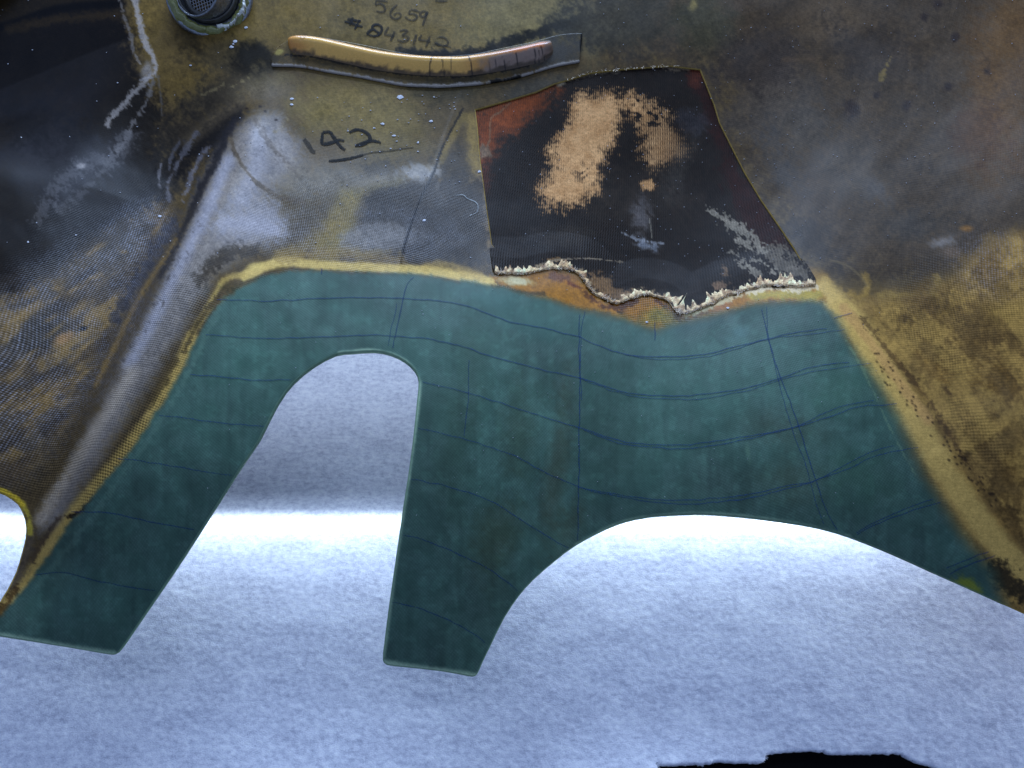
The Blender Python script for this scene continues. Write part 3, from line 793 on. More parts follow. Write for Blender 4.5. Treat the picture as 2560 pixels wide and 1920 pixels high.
def sheet(name, mask, mat, rim_sel, rot, warp, rad, thick):
    u, Q = take_cells(mask)
    Q = Q[:, ::1]
    V = PV.reshape(-1, 3)[u]; N = NV.reshape(-1, 3)[u]
    X = SX.ravel()[u]; Y = SY.ravel()[u]
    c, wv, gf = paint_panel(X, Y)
    only = rim_sel(X, Y)
    V2, Q2, src, rim = add_rim(V, N, Q, rad, thick, only)
    col = c[src]
    # the sawn edge is bare resin: green on the lay-up, yellow glass on the old skin
    isg = gf[src][:, None]
    raw = np.array([112, 158, 140]) / 255 * isg + np.array([176, 158, 92]) / 255 * (1 - isg)
    col = np.where(rim[:, None] > 0, col * 0.35 + raw * 0.65, col)
    w2 = wv[src].copy(); w2[rim > 0] *= 0.2
    gg = gf[src][:, None]
    return mesh_obj(name, V2, Q2, mat, panel, np.clip(lin(col) * (GAIN * (1 - gg) + GREEN_GAIN * gg), 0, 0.9), w2, cloth_coords(V2, rot, warp))


def border(X, Y):
    a = np.abs(sdist(X, Y, OUT) + EDGE) < 2.6
    b = np.abs(-sdist(X, Y, HOLE) + EDGE) < 2.6
    c = np.abs(-sdist(X, Y, SKIN_HOLE) + 1.0) < 2.6
    return a | b | c


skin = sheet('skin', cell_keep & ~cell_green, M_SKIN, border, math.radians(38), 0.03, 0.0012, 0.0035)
green = sheet('green_layup', cell_keep & cell_green, M_GREEN, border, math.radians(8), 0.02, 0.0014, 0.0042)
green['label'] = 'blue-green repair lay-up ruled with blue pen lines'
skin['label'] = 'brown fibreglass skin blackened by soot'

# ------------------------------------------------------------------ the black cloth patch
pgx = np.arange(1170, 2064, 2.5); pgy = np.arange(150, 800, 2.5)
PX, PY = np.meshgrid(pgx, pgy)
fr = spline(FRINGE, 4)
fr_j = fr.copy(); fr_j[:, 1] += (fbm(fr[:, 0] / 9, fr[:, 1] / 9, 3, 3) - 0.5) * 14
BODY = [(1183, 270)] + [(x, y - 5) for x, y in P_TOP] + [(x + 5, y - 3) for x, y in P_RIGHT] + list(map(tuple, fr_j[::-1])) + [(x - 6, y) for x, y in P_LEFT]
sdp = sdist(PX.ravel(), PY.ravel(), BODY).reshape(PX.shape)
ny, nx = PX.shape
kv = sdp <= 0
ck = cells_any(kv)
g_y, g_x = np.gradient(sdp, 2.5); gn = np.maximum(np.hypot(g_x, g_y), 0.3)
nr = (~kv) & (sdp < 8)
PX2, PY2 = PX.copy(), PY.copy()
PX2[nr] -= (g_x / gn ** 2 * sdp)[nr]; PY2[nr] -= (g_y / gn ** 2 * sdp)[nr]
jy, jx = np.nonzero(ck); i0 = jy * nx + jx
Q = np.stack([i0, i0 + nx, i0 + nx + 1, i0 + 1], -1)
u, inv = np.unique(Q.ravel(), return_inverse=True); Q = inv.reshape(Q.shape)
X, Y = PX2.ravel()[u], PY2.ravel()[u]
P0 = surf(X, Y); N0 = normals_at(P0)
dfr, _ = seg_dist(X, Y, fr)
off = np.interp(dfr, [0, 40, 95], [0.0011, 0.0009, -0.0012])
off += 0.0016 * (fbm(X / 45, Y / 45, 13, 2) - 0.4) * smooth(40, 5, dfr)
P1 = P0 + N0 * off[:, None]


def paint_patch(X, Y):
    p = Paint(X, Y, (30, 24, 21))
    B, S, G = p.blob, p.stroke, p.poly

    def cr(pts): return [(1140 + x * .4461, 120 + y * .4461) for x, y in pts]
    B(1600, 500, 260, 130, 0, (46, 41, 39), 0.8, 0.7)
    B(1330, 560, 140, 120, 0, (34, 31, 32), 0.7, 0.7)
    B(1440, 590, 120, 40, 0, (48, 43, 40), 0.7, 0.7)
    # burnt orange cloth in the upper left corner
    G(cr([(90, 330), (300, 275), (560, 190), (560, 225), (500, 300), (420, 380), (330, 450), (230, 530), (180, 600), (170, 700), (110, 700)]), (128, 66, 32), 0.95, 30, 16)
    B(1215, 440, 26, 90, 0, (74, 38, 24), 0.7, 0.6)
    G(cr([(150, 530), (185, 570), (195, 600), (140, 612), (130, 560)]), (112, 108, 104), 0.75, 5, 4)
    S(cr([(305, 300), (240, 360), (195, 390), (190, 510), (165, 560), (185, 590), (150, 608)]), 2.2, (130, 110, 96), 0.7, 0.6, 0.5)
    # maroon along the right edge
    G(cr([(1300, 110), (1370, 110), (1420, 220), (1500, 450), (1600, 680), (1850, 1020), (1900, 1150), (1700, 1100), (1560, 900), (1480, 600), (1380, 300), (1310, 180)]), (42, 18, 13), 0.95, 16, 14)
    B(1740, 190, 24, 30, 0, (80, 40, 28), 0.8, 0.6)
    # chalk scuffs, with a bluish window sheen painted in
    B(1610, 540, 50, 60, 10, (92, 92, 104), 0.8, 0.9)
    B(1622, 612, 60, 22, 8, (128, 140, 170), 0.8, 1.0)
    S(cr([(930, 1030), (1020, 1070), (1160, 1090)]), 5, (140, 150, 176), 0.8, 0.8, 0.8)
    S(cr([(1085, 950), (1100, 1060)]), 2.2, (150, 150, 150), 0.7, 0.6, 0.4)
    B(1690, 420, 60, 100, 20, (62, 60, 62), 0.7, 0.8)
    B(1720, 300, 50, 40, 20, (58, 60, 76), 0.6, 0.8)
    B(1500, 400, 40, 120, 10, (50, 46, 46), 0.5, 0.8)
    # peeled silvery film, lower right
    G(cr([(1700, 1140), (1760, 1110), (1800, 1070), (1860, 1090), (1900, 1160), (2000, 1310), (1880, 1290), (1790, 1270), (1740, 1210)]), (96, 93, 92), 0.9, 3, 20)
    for st in ([(1430, 910), (1490, 950), (1555, 985)], [(1570, 985), (1600, 1010), (1640, 1035)], [(1570, 1070), (1610, 1080), (1630, 1105)], [(1670, 1060), (1690, 1100), (1720, 1140)], [(1550, 1130), (1580, 1190), (1640, 1220), (1680, 1270)], [(1650, 1190), (1740, 1215), (1780, 1250)]):
        S(cr(st), 8, (128, 126, 126), 0.95, 0.35, 1.7)
    # bared brown by the torn edge
    G(cr([(750, 1290), (810, 1275), (860, 1300), (900, 1345), (970, 1360), (990, 1390), (940, 1420), (860, 1420), (790, 1390), (740, 1340)]), (132, 106, 80), 0.85, 7, 9)
    G(cr([(1430, 1320), (1500, 1310), (1540, 1320), (1500, 1350), (1440, 1370)]), (128, 106, 92), 0.85, 4, 6)
    G(cr([(1490, 1220), (1535, 1210), (1530, 1290), (1500, 1280)]), (120, 100, 84), 0.8, 4, 7)
    S(cr([(500, 1190), (560, 1190), (620, 1200)]), 4, (150, 120, 84), 0.7, 0.7, 1.2)
    S([(1310, 684), (1370, 656), (1430, 649), (1500, 648), (1558, 653)], 2.4, (150, 142, 134), 0.75, 0.5, 0.6)
    # frayed pale rim along the upper border
    S([(1417, 202), (1475, 185), (1550, 176)], 4, (120, 116, 110), 0.6, 0.6, 1.0)
    S([(1660, 167), (1720, 170)], 6, (120, 112, 104), 0.7, 0.6, 0.9)
    B(1402, 208, 18, 8, -15, (150, 146, 138), 0.9, 0.6, 0.3)
    S([(1790, 270), (1803, 312), (1830, 366)], 2.5, (110, 108, 108), 0.5, 0.6, 1.0)
    # tan mask, broken up by the ribs of the cloth in the material
    TAN = cr([(700, 250), (850, 240), (920, 258), (1010, 255), (1090, 290), (1110, 340), (1140, 320), (1180, 330), (1230, 400), (1270, 480), (1310, 560), (1290, 610), (1200, 650), (1110, 680), (1060, 600), (1040, 520), (1030, 440), (990, 385), (930, 350), (920, 420), (880, 520), (840, 620), (800, 700), (800, 790), (720, 850), (600, 890), (490, 885), (450, 810), (500, 740), (560, 650), (510, 580), (520, 550), (600, 460), (640, 370)])
    d = sdist(X, Y, TAN) + (p.n2 + p.n3 + p.n5 - 1.5) * 34
    tan = smooth(30, -36, d)
    right = smooth(1580, 1640, X) * (1 - 0.75 * smooth(1600, 1640, X) * smooth(300, 255, Y))
    tan = tan * (1 - 0.42 * right * (0.4 + p.n1)) * (1 - 0.45 * smooth(1640, 1730, X))
    t2 = np.hypot((X - 1622) / 24, (Y - 461) / 16) + (p.n3 - 0.5) * 1.2
    tan = np.maximum(tan, 0.8 * smooth(1.2, 0.4, t2))
    blk = smooth(0.56, 0.66, fbm(X / 14, Y / 10, 81, 3)) * (smooth(1570, 1600, X) * smooth(330, 300, Y) + 0.8 * np.exp(-(((X - 1475) / 50) ** 2 + ((Y - 430) / 30) ** 2)))
    tan = tan * (1 - 0.95 * np.clip(blk, 0, 1))
    wv = np.clip(0.32 + 0.6 * (p.n1 - 0.5), 0, 1)
    S(FRINGE, 9, (168, 152, 132), 0.9, 0.7, 1.1)
    return p.c * (1 + 0.5 * (p.n3 - 0.5))[:, None], np.stack([wv, np.clip(0.45 + 0.8 * (p.n2 - 0.5), 0, 1), tan], -1)


c, wv = paint_patch(X, Y)
V2, Q2, src, rim = add_rim(P1, N0, Q, 0.0003, 0.0010, None, 2)
pm = M_PATCH
patch = mesh_obj('black_cloth_patch', V2, Q2, pm, panel, to_base(c[src]), wv[src], cloth_coords(V2, math.radians(-3), 0.01))
patch['label'] = 'black cloth patch with rubbed tan marks and torn lower edge'
# in this cloth the third channel is the rubbed tan, which the ribs break up
nt = pm.node_tree
for nd in nt.nodes:
    if nd.type == 'MATH' and nd.operation == 'POWER' and nd.inputs[1].default_value == 3.0:
        hnode = nd
g = NT(nt)
sepn = [q for q in nt.nodes if q.type == 'SEPARATE_COLOR'][0]
hh_out = hnode.inputs[0].links[0].from_socket
mm = g.math('ADD', sepn.outputs[2], g.math('MULTIPLY', g.math('ADD', g.math('MULTIPLY', g.math('SUBTRACT', hh_out, 0.5), 0.7), g.math('MULTIPLY', g.math('SUBTRACT', g.noise(260, 4, 0.7), 0.5), 0.9)), 0.55))
tmask = g.ramp(mm, [(0.24, 0.0), (0.46, 0.30), (0.90, 0.97)])
tcn = g.n('ShaderNodeTexCoord').outputs['Object']
tanc = g.mixc(g.ramp(g.noise(70, 5, 0.7, tcn), [(0.35, 0.0), (0.65, 1.0)]), (0.54, 0.255, 0.085, 1), (0.82, 0.43, 0.165, 1))
for nd in nt.nodes:
    if nd.type == 'MIX' and tuple(round(v, 3) for v in nd.inputs[7].default_value)[:3] == (0.52, 0.29, 0.125):
        g.l(tmask, nd.inputs[0]); g.l(tanc, nd.inputs[7])


# ------------------------------------------------------------------ ribbons drawn on the panel
def ribbon(name, pts, width, mat, parent, lift=0.00035, taper=0.25, wob=0.0, seed=0, step=5.0, sp=True):
    p = spline(pts, step) if sp else np.asarray(pts, float)
    if wob:
        p = p + np.stack([(fbm(p[:, 0] / 25, p[:, 1] / 25, seed, 2) - 0.5), (fbm(p[:, 0] / 25, p[:, 1] / 25, seed + 50, 2) - 0.5)], -1) * wob
    t = np.gradient(p, axis=0); t /= np.maximum(np.linalg.norm(t, axis=1, keepdims=True), 1e-6)
    nrm = np.stack([-t[:, 1], t[:, 0]], -1)
    s = np.linspace(0, 1, len(p))
    w = width * 0.5 * (1 - taper + taper * np.sin(np.pi * np.clip(s, 0.03, 0.97)) ** 0.5) * (0.75 + 0.5 * fbm(p[:, 0] / 12, p[:, 1] / 12, seed + 7, 2))
    rows = []
    for k in (-1, 0, 1):
        q = p + nrm * (w * k)[:, None]
        a = surf(q[:, 0], q[:, 1]); rows.append(a + normals_at(a) * (lift + (0.00006 if k == 0 else 0)))
    n = len(p); V = np.vstack(rows)
    Q = [(i + r * n, i + 1 + r * n, i + 1 + (r + 1) * n, i + (r + 1) * n) for r in (0, 1) for i in range(n - 1)]
    return mesh_obj(name, V, Q, mat, parent)


PEN = [
    [(543, 749), (607, 750), (691, 752), (817, 746), (923, 744), (1003, 746), (1092, 753), (1176, 768), (1266, 803), (1339, 817), (1399, 831), (1447, 843), (1493, 864), (1562, 885), (1655, 893), (1760, 886), (1838, 868), (1921, 847), (1993, 832), (2066, 822)],
    [(1562, 888), (1655, 899), (1760, 893), (1838, 874), (1921, 848), (2019, 837), (2112, 824)],
    [(514, 837), (607, 844), (691, 847), (817, 842), (923, 838), (986, 841), (1071, 848), (1155, 867), (1280, 907), (1447, 945), (1562, 981), (1678, 990), (1760, 985), (1864, 971), (1952, 945), (2019, 922), (2071, 911), (2123, 906)],
    [(1447, 946), (1562, 986), (1678, 999), (1760, 996), (1864, 978), (1952, 950), (2040, 928), (2175, 910)],
    [(474, 937), (564, 943), (649, 951), (727, 949)],
    [(1056, 955), (1155, 979), (1280, 1017), (1447, 1070), (1562, 1104), (1701, 1113), (1760, 1106), (1864, 1092), (1993, 1065), (2071, 1028), (2133, 1009), (2185, 1003)],
    [(1460, 1076), (1562, 1111), (1701, 1122), (1760, 1117), (1864, 1099), (1993, 1067), (2080, 1040), (2150, 1018), (2242, 1010)],
    [(399, 1038), (480, 1048), (543, 1057), (660, 1066)],
    [(1045, 1071), (1113, 1086), (1197, 1109), (1280, 1137), (1360, 1180), (1446, 1217), (1515, 1231), (1587, 1243), (1700, 1251), (1760, 1248), (1864, 1238), (1967, 1216), (2040, 1200), (2113, 1163), (2175, 1132), (2232, 1115)],
    [(1446, 1218), (1515, 1235), (1587, 1249), (1700, 1260), (1760, 1258), (1864, 1247), (1967, 1222), (2040, 1201), (2120, 1172), (2190, 1140), (2294, 1119)],
    [(295, 1145), (374, 1156), (486, 1175), (580, 1190)],
    [(1027, 1198), (1113, 1215), (1218, 1249), (1262, 1273), (1352, 1331), (1420, 1369)],
    [(2140, 1332), (2201, 1299), (2278, 1266), (2330, 1250)],
    [(2142, 1336), (2201, 1306), (2278, 1278), (2351, 1255)],
    [(179, 1279), (280, 1283), (374, 1304), (486, 1323)],
    [(1008, 1338), (1063, 1351), (1153, 1389), (1225, 1425), (1294, 1477)],
    [(2367, 1421), (2434, 1392), (2470, 1380)], [(2375, 1434), (2434, 1408), (2486, 1388)],
    [(86, 1438), (157, 1431), (243, 1451), (318, 1466), (388, 1475)],
    [(982, 1505), (1045, 1519), (1117, 1548), (1189, 1588), (1212, 1607)],
    [(1036, 694), (1020, 711), (1007, 751), (993, 818), (981, 871)], [(992, 760), (978, 830), (970, 868)],
    [(1449, 786), (1448, 839), (1449, 961), (1447, 1157), (1447, 1222), (1444, 1351)], [(1461, 778), (1453, 830), (1451, 900), (1452, 1000)],
    [(1905, 775), (1921, 845), (1952, 944), (1978, 1011), (2009, 1104), (2040, 1203), (2066, 1276), (2095, 1328)],
    [(1916, 767), (1922, 850), (1944, 944), (1968, 1030), (1990, 1100), (2020, 1180), (2040, 1260), (2060, 1310)],
    [(805, 673), (803, 686)], [(1638, 807), (1638, 850)], [(2085, 795), (2130, 784)], [(1172, 900), (1170, 1000), (1160, 1090)],
]
for k, p in enumerate(PEN):
    faint = k in (1, 3, 21, 23, 25, 29)
    ribbon('pen_line', p, 2.0 if faint else 2.8, M_PEN, green, wob=5, seed=100 + k, step=9)


def wr(name, strokes, ox, oy, s, width, mat):
    """one written character: all its strokes in one mesh"""
    obs = [ribbon(name, [(ox + x * s, oy + y * s) for x, y in st], width, mat, None, lift=0.0004, taper=0.35, wob=2, seed=int(ox + st[0][0]) % 97, step=3) for st in strokes]
    o = obs[0]
    if len(obs) > 1:
        V = []; Q = []; b = 0
        for q in obs:
            me = q.data; co = np.empty(len(me.vertices) * 3, np.float32); me.vertices.foreach_get('co', co); V.append(co.reshape(-1, 3))
            li = np.empty(len(me.loops), np.int32); me.loops.foreach_get('vertex_index', li); Q.append(li.reshape(-1, 4) + b); b += len(me.vertices)
        for q in obs: m_ = q.data; bpy.data.objects.remove(q); bpy.data.meshes.remove(m_)
        o = mesh_obj(name, np.vstack(V), np.vstack(Q), mat)
    o.parent = skin
    return o


k1 = (840, 0, .1537)
wr('marker_digit', [[(840, 35), (745, 18), (650, 12)], [(650, 12), (648, 55), (652, 90)], [(652, 90), (720, 62), (785, 110), (802, 165), (770, 200), (720, 205), (660, 188)]], *k1, 6.0, M_MARK2)
wr('marker_digit', [[(1000, 80), (930, 140), (885, 220), (900, 280), (950, 312), (1020, 305), (1058, 262), (1030, 218), (975, 225), (950, 262)]], *k1, 6.0, M_MARK2)
wr('marker_digit', [[(1360, 195), (1290, 172), (1220, 160)], [(1220, 160), (1200, 200), (1190, 240)], [(1190, 240), (1260, 232), (1318, 270), (1300, 315), (1240, 335), (1170, 315), (1128, 275)]], *k1, 6.0, M_MARK2)
wr('marker_digit', [[(1470, 195), (1400, 195), (1370, 250), (1400, 280), (1450, 258), (1490, 195)], [(1495, 190), (1455, 300), (1410, 425)]], *k1, 6.5, M_MARK2)
wr('marker_sign', [[(140, 350), (280, 395), (430, 442)], [(190, 312), (300, 335), (405, 350)], [(272, 285), (250, 350), (222, 415)], [(385, 330), (345, 410), (308, 480)]], *k1, 6.5, M_MARK)
wr('marker_digit', [[(500, 555), (580, 590), (670, 585), (730, 530), (745, 460), (690, 408), (610, 415), (590, 460), (640, 500), (700, 545)], [(500, 555), (540, 510), (600, 480)]], *k1, 6.5, M_MARK)
wr('marker_digit', [[(855, 440), (820, 500), (800, 560), (870, 580), (950, 592)], [(955, 510), (925, 590), (888, 672)]], *k1, 6.5, M_MARK2)
wr('marker_digit', [[(1030, 510), (1100, 500), (1165, 515), (1080, 580), (1150, 592), (1180, 630), (1130, 682), (1060, 675), (1000, 652)]], *k1, 6.5, M_MARK2)
wr('marker_digit', [[(1312, 560), (1290, 630), (1262, 722)]], *k1, 6.5, M_MARK2)
wr('marker_digit', [[(1395, 570), (1370, 610), (1360, 650), (1450, 668), (1542, 682)], [(1532, 590), (1500, 680), (1465, 762)]], *k1, 6.5, M_MARK2)
wr('marker_digit', [[(1640, 622), (1720, 608), (1790, 640), (1820, 700), (1780, 745), (1690, 745), (1610, 705), (1700, 735), (1800, 755), (1872, 780)]], *k1, 5.5, M_MARK2)
wr('marker_digit', [[(1615, 12), (1700, 26), (1815, 20)]], *k1, 7.0, M_MARK2)
k2 = (740, 300, .1085)
wr('marker_digit', [[(180, 440), (300, 600), (380, 725), (450, 740)]], *k2, 11.0, M_MARK2)
wr('marker_digit', [[(610, 280), (780, 290), (870, 400), (950, 520), (1060, 640), (1135, 690)], [(610, 290), (600, 420), (600, 540), (720, 555), (900, 505), (1000, 470), (1110, 490)]], *k2, 8.5, M_MARK)
wr('marker_digit', [[(1230, 300), (1330, 245), (1450, 232), (1570, 270), (1680, 350), (1715, 440), (1640, 520), (1500, 575), (1360, 595)], [(1400, 590), (1560, 525), (1700, 482), (1820, 490), (1960, 535)]], *k2, 8.5, M_MARK)
wr('marker_underline', [[(760, 955), (950, 940), (1150, 905), (1400, 850), (1550, 805)]], *k2, 7.0, M_MARK)
wr('marker_underline', [[(1530, 810), (1750, 755), (2000, 728), (2212, 705), (2500, 660), (2700, 640)]], *k2, 4.0, M_MARK2)

# ------------------------------------------------------------------ torn edge of the patch: loose glass fibres
fv, fq = [], []


def fibres(line, n, lmin, lmax, w, side, seed, lift=0.0012):
    g_ = np.random.default_rng(seed)
    q = spline(line, 3); L = len(q)
    idx = g_.integers(1, L - 1, n)
    base = q[idx] + g_.normal(0, 1.6, (n, 2))
    t = q[np.minimum(idx + 2, L - 1)] - q[np.maximum(idx - 2, 0)]; t = t / np.maximum(np.linalg.norm(t, axis=1, keepdims=True), 1e-6)
    nn = np.stack([t[:, 1], -t[:, 0]], -1) * side
    ang = g_.normal(g_.normal(0, 0.8), 0.55, n) if n < 30 else g_.normal(0, 1.1, n)
    dr = nn * np.cos(ang)[:, None] + t * np.sin(ang)[:, None]
    ln = g_.uniform(lmin, lmax, n)
    bend = g_.normal(0, 0.35, n)
    for s_ in range(4):
        f = s_ / 3
        pp = base + dr * (ln * f)[:, None] + np.stack([-dr[:, 1], dr[:, 0]], -1) * (bend * ln * f * f)[:, None]
        a = surf(pp[:, 0], pp[:, 1]); nr_ = normals_at(a)
        up = lift + 0.0022 * f * (1 - 0.5 * f) * g_.uniform(0.2, 1.2, n)
        wid = w * (1 - 0.7 * f) * g_.uniform(0.6, 1.4, n)
        perp = np.stack([-dr[:, 1], dr[:, 0]], -1)
        a2 = surf(pp[:, 0] + perp[:, 0] * wid, pp[:, 1] + perp[:, 1] * wid)
        fv.append((a + nr_ * up[:, None], a2 + nr_ * up[:, None], n))


def flush(name, mat, parent):
    V = []; Q = []; b = 0
    for gidx in range(0, len(fv), 4):
        n = fv[gidx][2]
        for s_ in range(4):
            V.append(fv[gidx + s_][0]); V.append(fv[gidx + s_][1])
        for s_ in range(3):
            i = np.arange(n)
            A = b + s_ * 2 * n + i; B_ = A + n; D = A + 2 * n; E = B_ + 2 * n
            Q.append(np.stack([A, B_, E, D], -1))
        b += 8 * n
    fv.clear()
    o = mesh_obj(name, np.vstack(V), np.vstack(Q), mat, parent)
    o['kind'] = 'stuff'
    return o


fibres(FRINGE, 420, 2, 6, 0.8, 1, 1)
fibres(FRINGE, 260, 2, 5, 0.9, -1, 2, 0.0008)
cg = np.random.default_rng(31); frs = spline(FRINGE, 3)
for kk in range(46):
    ii = int(cg.integers(4, len(frs) - 8)); big = frs[ii, 0] > 1780 or frs[ii, 0] < 1310
    fibres(frs[ii - 3:ii + 4], int(cg.integers(3, 9)), 3, float(cg.uniform(6, 18 if big else 9)), 1.2, 1 if cg.random() < 0.85 else -1, 200 + kk)
fibres([(1417, 200), (1475, 182), (1550, 173), (1631, 167), (1700, 166)], 70, 2, 6, 1.0, -1, 6, 0.0002)
flush('torn_fibre_edge', M_FIBRE, patch)


# the broken laminate along that edge: a ragged flake band of uneven width
q = spline(FRINGE, 2.0); n = len(q)
t = np.gradient(q, axis=0); t /= np.maximum(np.linalg.norm(t, axis=1, keepdims=True), 1e-6)
nn = np.stack([t[:, 1], -t[:, 0]], -1)
wd = np.interp(q[:, 0], [1236, 1270, 1310, 1400, 1450, 1480, 1520, 1560, 1620, 1660, 1700, 1740, 1780, 1830, 1880, 1920, 1970, 2036], [12, 18, 12, 9, 8, 7, 10, 7, 7, 9, 20, 22, 15, 9, 9, 14, 13, 9])
jag = np.clip(3.4 * fbm(q[:, 0] / 15, q[:, 1] / 15, 3, 3) - 0.85, 0.12, 2.2) * (0.45 + 1.1 * fbm(q[:, 0] / 3.2, q[:, 1] / 3.2, 8, 3))
low = 3.5 * fbm(q[:, 0] / 8, q[:, 1] / 8, 14, 3)
K = 8; rows = []; cc = []
for k in range(K):
    f = k / (K - 1)
    pp = q + nn * ((-low * (1 - f)) + 1.35 * wd * jag * f)[:, None]
    a = surf(pp[:, 0], pp[:, 1])
    hgt = 0.0013 + 0.0006 * math.sin(math.pi * (0.15 + 0.75 * f)) * (0.2 + 1.4 * fbm(pp[:, 0] / 5, pp[:, 1] / 5, 60, 3))
    if k == 0: hgt = hgt * 0 + 0.0001
    rows.append(a + normals_at(a) * hgt[:, None])
    z = fbm(pp[:, 0] / 7, pp[:, 1] / 7, 66, 3); z2 = fbm(pp[:, 0] / 26, pp[:, 1] / 26, 68, 3)
    base_c = np.array([222, 204, 178]) / 255 + (z - 0.5)[:, None] * 0.5 + (z2 - 0.5)[:, None] * np.array([0.2, 0.3, 0.4])
    br = (smooth(0.52, 0.64, fbm(pp[:, 0] / 10, pp[:, 1] / 10, 70, 3)) * (0.3 + 0.6 * f))[:, None]
    cc.append(base_c * (1 - br) + np.array([104, 76, 58]) / 255 * br)
M_TORN = laminate('torn_laminate', 0.003, 0.55, 0.2, 0.0004, grain=0.5)
V = np.vstack(rows); wvt = np.tile([0.3, 0.2, 0.0], (len(V), 1))
Q = [(i + r_ * n, i + 1 + r_ * n, i + 1 + (r_ + 1) * n, i + (r_ + 1) * n) for r_ in range(K - 1) for i in range(n - 1)]
mesh_obj('torn_rim', V, np.array(Q), M_TORN, patch, to_base(np.vstack(cc)), wvt, cloth_coords(V, 0.2))

# ------------------------------------------------------------------ stiffener rib
FL_LOW = [(683, 166), (755, 169), (831, 183), (888, 192), (945, 203), (1011, 215), (1078, 218), (1099, 219), (1176, 214), (1225, 208), (1293, 195), (1380, 169), (1446, 156)]
FL_TOP = [(1453, 88), (1400, 92), (1330, 110), (1244, 128), (1176, 141), (1080, 146), (1000, 136), (869, 110), (760, 96), (700, 120), (680, 152)]
fo = np.vstack([spline(FL_LOW, 4), spline(FL_TOP, 4)])


def paint_rib(X, Y, under):
    p = Paint(X, Y, (80, 72, 52)); p.c = under.copy()
    B, S, G = p.blob, p.stroke, p.poly
    B(1380, 140, 150, 60, -15, (62, 64, 70), 0.9, 0.5)
    S([(690, 152), (780, 155), (880, 175), (960, 195), (1060, 205), (1200, 198)], 16, (64, 60, 52), 0.6, 0.8, 0.9)
    S([(840, 172), (960, 195), (1060, 206)], 7, (96, 84, 58), 0.5, 0.8, 0.6)
    S(FL_LOW, 4.5, (146, 150, 168), 0.85, 0.6, 0.6)  # bluish highlight painted along the flange's lower edge
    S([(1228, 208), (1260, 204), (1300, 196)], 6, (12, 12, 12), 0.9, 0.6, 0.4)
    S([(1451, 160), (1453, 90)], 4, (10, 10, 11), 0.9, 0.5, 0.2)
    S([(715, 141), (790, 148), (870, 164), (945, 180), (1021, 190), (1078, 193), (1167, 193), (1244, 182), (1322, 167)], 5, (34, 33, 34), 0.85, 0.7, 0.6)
    B(700, 134, 16, 9, -20, (150, 144, 92), 0.9, 0.4, 0.4)
    return p


ex = np.arange(670, 1466, 2.5); ey = np.arange(80, 230, 2.5)
EX, EY = np.meshgrid(ex, ey); sdf = sdist(EX.ravel(), EY.ravel(), fo).reshape(EX.shape)
ny, nx = EX.shape; kv = sdf <= 0; ck = cells_any(kv)
g_y, g_x = np.gradient(sdf, 2.5); gn = np.maximum(np.hypot(g_x, g_y), 0.3); nr = (~kv) & (sdf < 8)
EX2, EY2 = EX.copy(), EY.copy(); EX2[nr] -= (g_x / gn ** 2 * sdf)[nr]; EY2[nr] -= (g_y / gn ** 2 * sdf)[nr]
jy, jx = np.nonzero(ck); i0 = jy * nx + jx
Q = np.stack([i0, i0 + nx, i0 + nx + 1, i0 + 1], -1); u, inv = np.unique(Q.ravel(), return_inverse=True); Q = inv.reshape(Q.shape)
X, Y = EX2.ravel()[u], EY2.ravel()[u]
P0 = surf(X, Y); N0 = normals_at(P0); P1 = P0 + N0 * 0.0022
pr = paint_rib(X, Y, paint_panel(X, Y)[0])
V2, Q2, src, rim = add_rim(P1, N0, Q, 0.0012, 0.0026)
wvr = np.tile([0.15, 0.1, 0.0], (len(V2), 1))
rib = mesh_obj('stiffener_rib', V2, Q2, M_SKIN, panel, to_base(pr.c[src]), wvr, cloth_coords(V2, 0.3))
rib['label'] = 'curved amber stiffener rib bonded on a flat flange'

BE_LOW = [(722, 140), (750, 138), (793, 143), (869, 160), (945, 176), (1021, 186), (1078, 190), (1120, 191), (1167, 190), (1244, 179), (1322, 163), (1370, 152), (1392, 147)]
q = spline(BE_LOW, 3); n = len(q)
A = surf(q[:, 0], q[:, 1]); NA = normals_at(A)
T = np.gradient(A, axis=0)
for _ in range(6): T[1:-1] = (T[:-2] + T[1:-1] * 2 + T[2:]) / 4
T /= np.linalg.norm(T, axis=1, keepdims=True)
SIDE = np.cross(NA, T); SIDE /= np.linalg.norm(SIDE, axis=1, keepdims=True)      # away from the camera
s = np.linspace(0, 1, n)
env = np.clip(np.minimum(s / 0.045, (1 - s) / 0.07), 0.0, 1) ; env = np.sqrt(np.clip(1 - (1 - env) ** 2, 0, 1))
K = 26
rows = []
for k in range(K):
    xk = -1.3 + 2.6 * k / (K - 1)
    w2, hh_ = 0.0092, 0.0095
    prof = (0.5 + 0.5 * math.cos(math.pi * xk / 1.3)) ** 0.62
    shift = (1 - env)[:, None] * SIDE * 0.006
    rows.append(A + NA * 0.0021 + SIDE * (w2 * 1.1 + w2 * xk * (0.25 + 0.75 * env))[:, None] + shift + NA * (hh_ * prof * env)[:, None])
V = np.vstack(rows)
Q = np.array([(i + r * n, i + 1 + r * n, i + 1 + (r + 1) * n, i + (r + 1) * n) for r in range(K - 1) for i in range(n - 1)])
bs = np.tile(q[:, 0], K); bt = np.repeat(np.linspace(0, 1, K), n)            # along (photo px) and round the bead
p = Paint(bs, bt * 60, (228, 190, 116))
c = p.c
nz1 = fbm(bs / 60, bt * 4, 5, 4); nz2 = fbm(bs / 14, bt * 9, 6, 3)


def bm(a, col):
    global c
    a = np.clip(a, 0, 1)[:, None]; c = c * (1 - a) + np.array(col) / 255 * a


